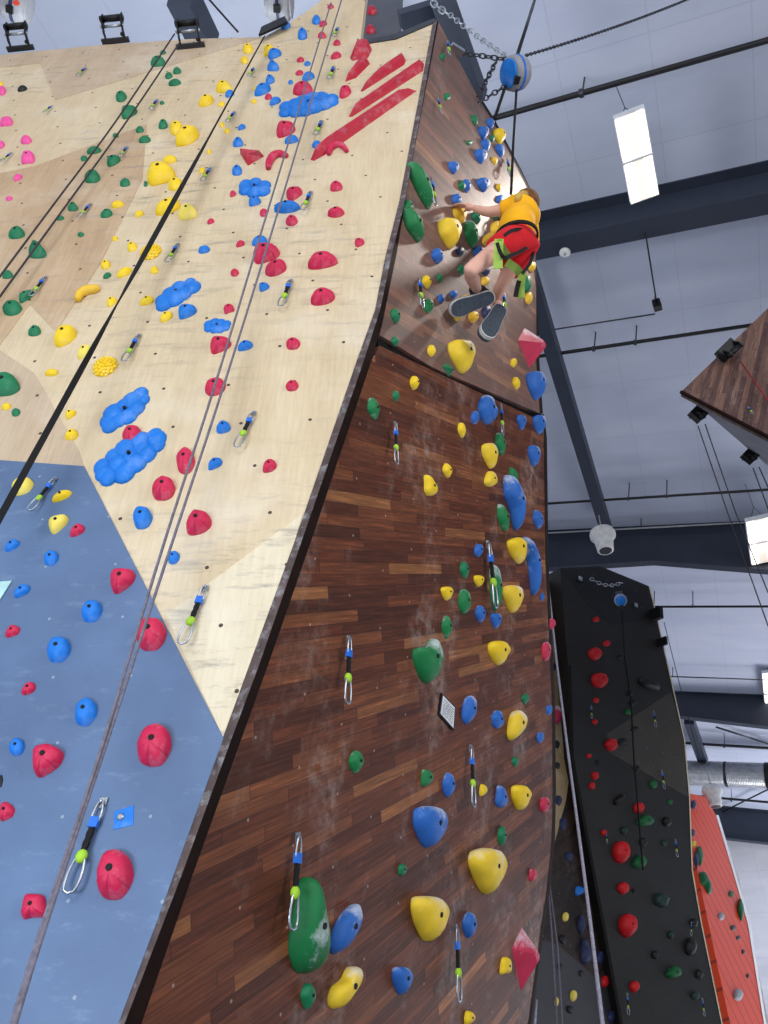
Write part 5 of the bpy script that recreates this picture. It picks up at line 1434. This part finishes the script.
for x, y, lab in ((726, 353, 'black rope roller on the upper left edge of the right wooden wall'), (699, 414, 'black rope roller under the tip of the right wooden wall'), (751, 456, 'black rope roller under the right wooden wall, at the photo edge')):
    P = (WP.pt(x, y, .05) if y < 400 else SP.pt(x, y, .05))
    a = ex * .75 + Vector((0, 0, .66)); a.normalize(); b = (CAM - P).normalized(); c = a.cross(b).normalized(); b = c.cross(a)
    roller(P - c * .05, a, b, c, .2, lab, .16, 'black rope rollers on the right wooden wall')
    Geo().box(P + b * .05 - c * .01, a * .11, b * .05, c * .075).build('housing', 'black_metal', bpy.data.objects[[o.name for o in COL.objects if o.get('label') == lab][0]], T3(P))
rope('climbing_rope', [([at(698, 426, 8.4), at(727, 511, 8.0), at(776, 648, 7.4)], .006), ([at(705, 424, 8.4), at(735, 511, 8.0), at(776, 612, 7.4)], .006)], 'rope_dark', 'thin double rope hanging from the roller under the wooden tip')
rope('climbing_rope', [([at(753, 468, 7.8), at(776, 530, 7.5)], .006), ([at(759, 467, 7.8), at(776, 505, 7.5)], .006)], 'rope_dark', 'thin double rope hanging at the right photo edge')
rope('climbing_rope', [([WP.pt(741, 362, .05), WP.pt(790, 432, .05)], .007)], 'rope_red', 'reddish rope lying across the right wooden wall')
draw(WP.pt(748, 407, .03), WP.pt(753, 414, .06), WP.n, 'quickdraw on the right wooden wall', 'quickdraw on the right wooden wall', 6)

# ------------------------------------------------------------------ far dark tower, gap wall and orange wall
ft = empty('far_climbing_tower', T3(Vector((FT.pt(640, 800).x, FT.pt(640, 800).y, 0))), 'tall black climbing tower in shadow in the far right background', 'climbing wall')
ftp = [(560, 568), (600, 566), (648.7, 586), (656.5, 618), (672, 686), (684, 740), (689, 797), (691.7, 870), (701, 924), (721.6, 1024), down(FT, 735, 1080), down(FT, 640, 1100), (620, 1024), (602, 924), (590, 860), (571, 758), (568, 665)]
panel('black_panel', FT, ftp, 'black_paint', ft, 0, .4)
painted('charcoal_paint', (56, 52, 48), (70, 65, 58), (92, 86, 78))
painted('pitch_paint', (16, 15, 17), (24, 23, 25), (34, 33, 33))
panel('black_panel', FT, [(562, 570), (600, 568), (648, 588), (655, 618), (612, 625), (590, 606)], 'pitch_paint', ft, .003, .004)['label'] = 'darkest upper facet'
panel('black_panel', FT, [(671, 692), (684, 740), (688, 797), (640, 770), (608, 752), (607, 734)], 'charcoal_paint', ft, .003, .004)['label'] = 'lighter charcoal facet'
re2 = [(648.7, 586), (656.5, 618), (672, 686), (684, 740), (689, 797), (691.7, 870), (701, 924), (721.6, 1024)]
Geo().add([FT.pt(x, y, .01) for x, y in re2] + [FT.pt(x + 1.2, y, .01) for x, y in re2], [(i, i + 1, i + 9, i + 8) for i in range(7)]).build('pale_edge', 'plywood_pale', ft, FT.mat(FT.o))
le2 = [(568, 665), (571, 758), (590, 860), (602, 924), (620, 1024)]
Geo().add([FT.pt(x, y, .012) for x, y in le2] + [FT.pt(x + 3, y, .012) for x, y in le2], [(i, i + 1, i + 6, i + 5) for i in range(4)]).build('dark_edge', 'seam_black', ft, FT.mat(FT.o))
# hangers of the far top: small steel squares
for x, y in ((579.5, 579), (635, 605.5)):
    P = FT.pt(x, y, .02); tag(Geo().lathe(P, FT.n, [(.05, 0), (.05, .03), (.025, .04)], 4).build('anchor_plate', 'steel', None, FT.mat(P)), 'small steel anchor plate atop the far tower, ' + ('left one' if x < 600 else 'right of the blue drum'), 'bracket')
chain(FT.pt(590, 578, .1), FT.pt(622, 582, .1), .09, 'chain sagging across the top of the far tower', .1, 'steel')
for i, (x, y, w, h, lab) in enumerate(((657, 614, 4.5, 10, 'black box bracket at the top right edge of the far tower'), (662, 642, 2.5, 7, 'small black bracket at the right edge of the far tower'))):
    P = FT.pt(x, y, .1); s = depth(P) / F
    ob = Geo().box(P, FT.u * w * s * .5, FT.v * h * s * .6, FT.n * .1).lathe(P + FT.u * w * s * .5, FT.u, [(.03, 0), (.03, .06)], 8).build('rope_bracket', 'black_metal', None, FT.mat(P)); tag(ob, lab, 'bracket')
rope('climbing_rope', [([FT.pt(664, 622, .3), FT.pt(686, 710, .3), FT.pt(700, 760, .3)], .006)], 'rope_dark', 'thin dark rope hanging right of the far dark tower')
gw = empty('gap_climbing_wall', T3(Vector((GW.pt(575, 850).x, GW.pt(575, 850).y, 0))), 'narrow shadowed climbing wall seen in the gap behind the tower edge', 'climbing wall')
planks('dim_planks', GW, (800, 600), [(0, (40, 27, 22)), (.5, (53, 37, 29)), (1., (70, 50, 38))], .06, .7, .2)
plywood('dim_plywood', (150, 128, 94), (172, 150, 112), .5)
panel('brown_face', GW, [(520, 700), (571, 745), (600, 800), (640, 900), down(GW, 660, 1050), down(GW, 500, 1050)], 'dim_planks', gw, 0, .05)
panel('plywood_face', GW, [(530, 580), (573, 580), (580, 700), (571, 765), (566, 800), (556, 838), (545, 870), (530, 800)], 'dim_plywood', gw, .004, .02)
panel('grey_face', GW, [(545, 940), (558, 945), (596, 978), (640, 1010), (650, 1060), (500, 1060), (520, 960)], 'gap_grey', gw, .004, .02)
ow = empty('orange_climbing_wall', T3(Vector((OW.pt(720, 900).x, OW.pt(720, 900).y, 0))), 'bright orange climbing wall in the far right background', 'climbing wall')
panel('orange_face', OW, [(680, 792), (690, 793.5), (706, 797), (716, 815), (732, 868), (748, 924), (765, 1030), down(OW, 772, 1070), down(OW, 690, 1070)], 'orange_boards', ow, 0, .2)
Geo().add([OW.pt(x, y, .01) for x, y in ((716, 815), (732, 868), (748, 924), (765, 1030))] + [OW.pt(x + 2.5, y, -.2) for x, y in ((716, 815), (732, 868), (748, 924), (765, 1030))], [(i, i + 1, i + 5, i + 4) for i in range(3)]).build('white_edge', 'white_plastic', ow, OW.mat(OW.o))
bx_ = at(732, 850, 22)
wb = Geo().tube([at(727, 846, 24), at(738, 880, 21), at(752, 950, 18), at(768, 1030, 15.5)], .05, 8).build('white_pipe', 'white_plastic', None, T3(bx_), True)
tag(wb, 'thin white pipe running down behind the orange wall', 'pipe')
# ------------------------------------------------------------------ the climber
def W(x, y, w): return D2.pt(x, y, w)
def skin(chains, sub=2):
    """chains: lists of (point, radius); first vertex is the root; equal points are shared"""
    vs, rs, es, idx = [], [], [], {}
    for ch in chains:
        prev = None
        for p, r in ch:
            k = (round(p.x, 4), round(p.y, 4), round(p.z, 4))
            if k not in idx:
                idx[k] = len(vs); vs.append(p); rs.append(r)
            i = idx[k]
            if prev is not None and prev != i: es.append((prev, i))
            prev = i
    me = bpy.data.meshes.new('tmp'); me.from_pydata([tuple(v) for v in vs], es, [])
    o = bpy.data.objects.new('tmp', me); COL.objects.link(o)
    bm = bmesh.new(); bm.from_mesh(me); bm.verts.layers.skin.verify(); bm.to_mesh(me); bm.free()
    m = o.modifiers.new('skin', 'SKIN'); m.use_smooth_shade = True; m.branch_smoothing = .4
    for i, sv in enumerate(me.skin_vertices[0].data):
        rr = rs[i]; sv.radius = rr if isinstance(rr, tuple) else (rr, rr); sv.use_root = (i == 0)
    s = o.modifiers.new('sub', 'SUBSURF'); s.levels = sub; s.render_levels = sub
    dg = bpy.context.evaluated_depsgraph_get(); dg.update()
    ev = o.evaluated_get(dg); out = bpy.data.meshes.new_from_object(ev)
    V = [v.co.copy() for v in out.vertices]; Fc = [tuple(p.vertices) for p in out.polygons]
    bpy.data.objects.remove(o); bpy.data.meshes.remove(me); bpy.data.meshes.remove(out)
    return V, Fc

pel = W(518, 237, .46); sp1 = W(516.5, 226, .46); sp2 = W(519.5, 216, .45); chest = W(521.5, 209.5, .44)
neck = W(523, 207.5, .42); headb = W(524, 205.8, .41); headm = W(525.4, 202.6, .39); headt = W(526.6, 198.6, .38)
def toward(P, d): return P + (CAM - P).normalized() * d
neck = toward(neck, .08); headb = toward(headb, .12); headm = toward(headm, .2); headt = toward(headt, .2)
shL = W(508.5, 208, .40); elL = W(489, 212.5, .26); wrL = W(473, 208, .15)
shR = W(532.5, 214, .44); elR = W(531, 226, .26); wrR = W(512, 221, .10)
hipL = W(510, 242, .46); knL = W(469.5, 270.5, .36); anL = W(477.5, 290.5, .20)
hipR = W(524, 245, .48); knR = W(503, 282, .32); anR = W(495, 300.5, .22)
heelL = W(484, 297, .20); toeL = W(464, 304, .10)
heelR = W(500, 308, .24); toeR = W(485, 336, .20)
def mid(a, b, f): return a.lerp(b, f)
body_ch = [
 [(pel, .12), (sp1, .115), (sp2, .112), (chest, .08), (neck, .048), (headb, .062), (headm, .086), (headt, .06)],
 [(chest, .08), (shL, .058), (mid(shL, elL, .5), .045), (elL, .038), (mid(elL, wrL, .4), .036), (wrL, .025)],
 [(chest, .08), (shR, .058), (mid(shR, elR, .5), .045), (elR, .038), (mid(elR, wrR, .4), .036), (wrR, .025)],
 [(pel, .12), (hipL, .09), (mid(hipL, knL, .5), .066), (knL, .046), (mid(knL, anL, .4), .047), (anL, .032), (heelL, .03), (mid(heelL, toeL, .6), .024)],
 [(pel, .12), (hipR, .09), (mid(hipR, knR, .5), .068), (knR, .046), (mid(knR, anR, .4), .047), (anR, .032), (heelR, .03), (mid(heelR, toeR, .6), .024)],
]
V, Fc = skin(body_ch)
body = Geo().add(V, Fc)
def hand(wr, el, thumb_side):
    d = (wr - el).normalized(); nrm = D2.n; s = d.cross(nrm).normalized() * thumb_side
    palm = wr + d * .05
    chains = [[(wr - d * .01, (.024, .024)), (palm, (.026, .030))]]
    Vv, Ff = skin([[(wr - d * .015, .025), (wr + d * .03, .03), (wr + d * .075, .027)]], 1)
    body.add(Vv, Ff)
    for k, ln in enumerate((.062, .072, .068, .052)):
        b = wr + d * .075 + s * (.027 - .018 * k)
        k1 = b + d * ln * .5 - nrm * .012
        k2 = k1 + d * ln * .25 - nrm * ln * .45
        k3 = k2 - d * ln * .1 - nrm * ln * .35
        Vv, Ff = skin([[(b - d * .03, .009), (b, .0095), (k1, .0088), (k2, .008), (k3, .007)]], 1); body.add(Vv, Ff)
    t0 = wr + d * .025 + s * .024; t1_ = t0 + s * .028 + d * .022 - nrm * .008; t2_ = t1_ + d * .03 - nrm * .018
    Vv, Ff = skin([[(t0 - s * .012, .012), (t0, .012), (t1_, .0105), (t2_, .009)]], 1); body.add(Vv, Ff)
hand(wrL, elL, 1); hand(wrR, elR, -1)
# face on the wall side of the head: nose, ears
fdir = (-D2.n + Vector((0, 0, .25))).normalized(); hup = (headt - headb).normalized(); hs = fdir.cross(hup).normalized()
body.ball(headm + fdir * .095 - hup * .012, hs * .014, hup * .022, fdir * .02, 8, 6)
for k in (-1, 1): body.ball(headm + hs * .092 * k - hup * .01, hs * .012, hup * .032, fdir * .02, 8, 6)
body.ball(headm + fdir * .083 - hup * .05, hs * .024, hup * .006, fdir * .008, 8, 5)
person = body.build('person', 'skin', None, T3(pel), True)
tag(person, 'person in yellow shirt and red shorts climbing the upper dark face in a green-strapped harness', 'person')
for k in (-1, 1):
    P = headm + fdir * .085 + hs * .032 * k + hup * .012
    Geo().ball(P, hs * .014, hup * .009, fdir * .008, 8, 6).build('eye', 'eye_white', person, T3(P), True)
# hair: swept cap over crown and back of the head
back = -fdir
hg_ = Geo().ball(headm + back * .022 + hup * .018, hs * .098, hup * .098, back * .092, 18, 12)
def nearer(x, y, d): P = W(x, y, .42); return P + (CAM - P).normalized() * d
hg_.ball(nearer(527.5, 199.5, .30), hs * .082, hup * .082, back * .08, 16, 10)
hg_.ball(nearer(531.5, 203, .31), hs * .058, hup * .066, back * .058, 16, 10)
hg_.build('hair', 'hair', person, T3(headm), True)
V, Fc = skin([[(nearer(516.5, 200, .31), .02), (nearer(518.2, 197, .33), .03), (nearer(522.5, 194.8, .34), .033), (nearer(529, 194.5, .33), .024)]], 2)
Geo().add(V, Fc).build('hair', 'cap_gold', person, T3(headt), True)['label'] = 'blond crown of the hair'
# shirt: torso, two short sleeves, loose hem
V, Fc = skin([
 [(W(515.5, 234, .47), .132), (sp1, .136), (sp2, .138), (chest, .104), (mid(chest, neck, .75), .066)],
 [(chest, .104), (mid(chest, shL, .9), .078), (mid(shL, elL, .30), .066), (mid(shL, elL, .42), .066)],
 [(chest, .104), (mid(chest, shR, .9), .078), (mid(shR, elR, .35), .066), (mid(shR, elR, .6), .066)]])
shirt = Geo().add(V, Fc)
ax_ = (neck - sp2).normalized(); sl_ = (shR - shL); sl_ = (sl_ - ax_ * sl_.dot(ax_)).normalized(); bk_ = ax_.cross(sl_).normalized()
shirt.ball(mid(sp2, chest, .25) + bk_ * 0, sl_ * .148, bk_ * .135, ax_ * .11, 22, 14)
shirt.ball(mid(sp2, chest, .7), sl_ * .12, bk_ * .105, ax_ * .08, 20, 12)
shirt.build('shirt', 'shirt', person, T3(chest), True)
V, Fc = skin([[(W(532.5, 222, .47), (.05, .03)), (W(533.5, 236, .47), (.05, .025)), (W(535, 250, .46), (.035, .018))]], 2)
Geo().add(V, Fc).build('shirt', 'shirt', person, T3(W(534, 240, .47)), True)['label'] = 'loose yellow shirt tail hanging at the right hip'
# shorts
V, Fc = skin([
 [(W(518, 231, .47), .122), (W(517, 240, .46), .146), (hipL, .118), (mid(hipL, knL, .26), .106), (mid(hipL, knL, .40), .092)],
 [(W(517, 240, .46), .15), (W(525.5, 246, .48), .13), (mid(hipR, knR, .45), .112), (mid(hipR, knR, .80), .092)]])
Geo().add(V, Fc).build('shorts', 'shorts', person, T3(pel), True)
# harness: waist belt, leg loops, hanging strap ends
harn = []
def ring(c, ax, r0, r1, h, m, lab, n=28):
    ax = ax.normalized(); e = ax.orthogonal().normalized(); q = ax.cross(e); g = Geo(); vs = []; fs = []
    for k in range(n):
        a = 2 * math.pi * k / n; u_ = e * math.cos(a) + q * math.sin(a)
        vs += [c + u_ * r0 - ax * h / 2, c + u_ * r1 - ax * h / 2, c + u_ * r1 + ax * h / 2, c + u_ * r0 + ax * h / 2]
    for k in range(n):
        l = (k + 1) % n
        for j in range(4): fs.append((4 * k + j, 4 * k + (j + 1) % 4, 4 * l + (j + 1) % 4, 4 * l + j))
    o = g.add(vs, fs).build('harness_strap', m, person, T3(c)); o['label'] = lab
def pathstrap(pts, w, m, lab, t=.004):
    pts = smooth_path(pts, 6); g = Geo(); vs = []; fs = []
    for i, p in enumerate(pts):
        d = (pts[min(i + 1, len(pts) - 1)] - pts[max(0, i - 1)]).normalized(); vw_ = (CAM - p).normalized()
        s = d.cross(vw_).normalized(); n_ = s.cross(d)
        vs += [p - s * w / 2, p + s * w / 2, p + s * w / 2 + n_ * t, p - s * w / 2 + n_ * t]
        if i:
            o = 4 * (i - 1)
            for j in range(4): fs.append((o + j, o + (j + 1) % 4, o + 4 + (j + 1) % 4, o + 4 + j))
    fs += [(0, 1, 2, 3), tuple(range(len(vs) - 4, len(vs)))]
    o = g.add(vs, fs).build('harness_strap', m, person, T3(pts[0])); o['label'] = lab
ring(W(516.5, 237, .47), sp1 - pel, .135, .148, .024, 'black_sling', 'black waist belt of the harness')
# light green left leg loop and tail hanging from it, and the right thigh loop
def front(x, y, d): P = W(x, y, .46); v = (CAM - P).normalized(); return P + v * d
pathstrap([front(497, 240.5, .17), front(500.5, 246, .19), front(504.5, 252, .185), front(507.5, 256, .14)], .05, 'harness_green', 'light green leg loop on the left thigh')
pathstrap([front(499, 239.5, .20), front(498.5, 250, .20), front(498, 258, .18), front(498, 269, .16)], .055, 'harness_green', 'light green webbing tail hanging from the left leg loop')
pathstrap([front(506.5, 262, .12), front(511, 265, .15), front(516, 268.5, .15), front(520, 273, .12)], .052, 'harness_green', 'light green leg loop on the right thigh')
pathstrap([front(523, 272, .09), front(521.5, 280, .05), front(520.5, 290, .03), front(521, 298, .02)], .052, 'harness_green', 'light green webbing tail hanging behind the right thigh')
pathstrap([front(497, 243, .24), front(503, 257, .32), front(512, 255, .37), front(523, 250, .38), front(531.5, 243, .34)], .022, 'black_sling', 'black strap under the seat')
pathstrap([front(532.5, 238, .34), front(533, 250, .36), front(530.5, 262, .33), front(522, 274, .26)], .022, 'black_sling', 'black strap down the right hip')
pathstrap([front(504, 236, .30), front(511, 231, .34), front(519, 229.5, .37), front(526, 232, .37), front(532.5, 239, .34)], .022, 'black_sling', 'black belt webbing across the lower back')
pathstrap([front(515.5, 297, .0), front(517, 289, .0), front(519, 281, .02)], .03, 'black_sling', 'black webbing end under the green tail')
# shoes: sole outline lofted, upper on top
def shoe(heel, toe, ank, solevec, L, lab, sock):
    d = (toe - heel).normalized(); n_ = (solevec - d * solevec.dot(d)).normalized(); s = d.cross(n_).normalized()
    c0 = heel - d * L * .16
    prof = [(0, .0), (.03, .55), (.12, .8), (.3, .80), (.5, .82), (.7, 1.0), (.85, .95), (.95, .66), (1.0, .0)]
    half = L * .19
    outl = []
    for t, w_ in prof: outl.append((t, w_))
    for t, w_ in prof[-2:0:-1]: outl.append((t, -w_ * .86))
    oc = smoothpoly([(a, b) for a, b in outl], 32, 2)
    def rg(k, h): return [c0 + d * L * (.5 + (a - .5) * k) + s * half * b * k + n_ * h for a, b in oc]
    mw = Matrix.Translation(c0) @ Matrix((d, s, n_)).transposed().to_4x4()
    N = 32
    root = None
    # upper (towards the foot)
    rings = [rg(1.0, -.008), rg(1.0, -.03), rg(.93, -.052), rg(.76, -.072), rg(.45, -.085)]
    for q in rings[2:]:
        for i, (a, b) in enumerate(oc):
            q[i] -= n_ * .03 * max(0, 1 - a * 1.6)
    g = Geo(); vs = [v for q in rings for v in q]; fs = []
    for j in range(len(rings) - 1):
        for i in range(N): l = (i + 1) % N; fs.append((j * N + i, j * N + l, (j + 1) * N + l, (j + 1) * N + i))
    fs.append(tuple((len(rings) - 1) * N + i for i in range(N))); fs.append(tuple(range(N)))
    g.add(vs, fs); root = g.build('shoe', 'shoe_grey', person, mw, True); root['label'] = lab
    g = Geo(); a_, b_ = rg(1.03, .012), rg(1.03, -.014)
    g.add(a_ + b_, [tuple(range(N)), tuple(range(2 * N - 1, N - 1, -1))] + [(i, (i + 1) % N, N + (i + 1) % N, N + i) for i in range(N)])
    g.build('midsole', 'shoe_white', root, mw)['label'] = 'white midsole rim'
    g = Geo(); a_, b_ = rg(.965, .018), rg(.98, .010)
    g.add(a_ + b_, [tuple(range(N)), tuple(range(2 * N - 1, N - 1, -1))] + [(i, (i + 1) % N, N + (i + 1) % N, N + i) for i in range(N)])
    g.build('outsole', 'shoe_grey', root, mw)['label'] = 'dark grey rubber outsole'
    if sock:
        Geo().tube([ank + (ank - heel).normalized() * .035, ank, ank.lerp(heel, .7)], [.046, .048, .05], 14).build('sock', 'sock_black', person, T3(ank), True)
view = lambda P: (CAM - P).normalized()
shoe(W(487, 298.5, .26), W(466, 306, .14), anL, view(heelL) * .9 + Vector((0, 0, -.6)), .32, 'dark grey left shoe with white midsole, toe on a yellow hold', True)
shoe(W(499.5, 311.5, .30), W(486.5, 335, .24), anR, view(heelR) + Vector((0, 0, -.3)), .345, 'dark grey right shoe pointing down, sole to the camera', False)

# ------------------------------------------------------------------ light
w = bpy.data.worlds.new('world'); sc.world = w; w.use_nodes = True
bg = w.node_tree.nodes['Background']; bg.inputs['Color'].default_value = (.80, .88, 1, 1); bg.inputs['Strength'].default_value = .8
def area(name, P, target, size, power, col):
    l = bpy.data.lights.new(name, 'AREA'); l.energy = power; l.size = size; l.color = col; l.shape = 'DISK'
    o = bpy.data.objects.new(name, l); COL.objects.link(o); o.location = P
    o.rotation_euler = (target - P).to_track_quat('-Z', 'Y').to_euler(); return o
area('window_light', Vector((-2.5, -8, 7)), LW.pt(200, 350), 6, 480, (1, .95, .88))
area('low_cool_fill', Vector((-3.2, -2, .5)), LW.pt(40, 1000), 2, 260, (.75, .87, 1))  # added cool fill that brightens the bottom of the blue panel
sp = bpy.data.lights.new('lamp_beam', 'SPOT'); sp.energy = 520; sp.spot_size = math.radians(34); sp.spot_blend = .9; sp.shadow_soft_size = .12; sp.color = (1, .93, .84)
so = bpy.data.objects.new('lamp_beam', sp); COL.objects.link(so); so.location = at(637, 156, 9.6) - Vector((0, 0, .12))
so.rotation_euler = (D2.pt(505, 210) - so.location).to_track_quat('-Z', 'Y').to_euler()
area('hall_light', Vector((9, -4, 6)), D1.pt(420, 700), 4, 500, (1, .95, .9))

area('roof_fill', ground(4, 12) + Vector((0, 0, .6)), rp(5, 9), 10, 420, (.88, .93, 1))  # added upward fill that brightens the roof over the hall
area('far_roof_fill', ground(9, 26) + Vector((0, 0, .6)), rp(9, 26), 9, 3000, (.97, .98, 1))  # added upward fill lifting the far end of the roof

area('top_left_roof_fill', LW.pt(60, 120) - LW.n * 1.5, LW.pt(60, 120) - LW.n * 1.5 + Vector((-.6, .2, 3)), 2.5, 200, (.9, .95, 1))  # unseen fill added behind the wall to brighten the roof at top left
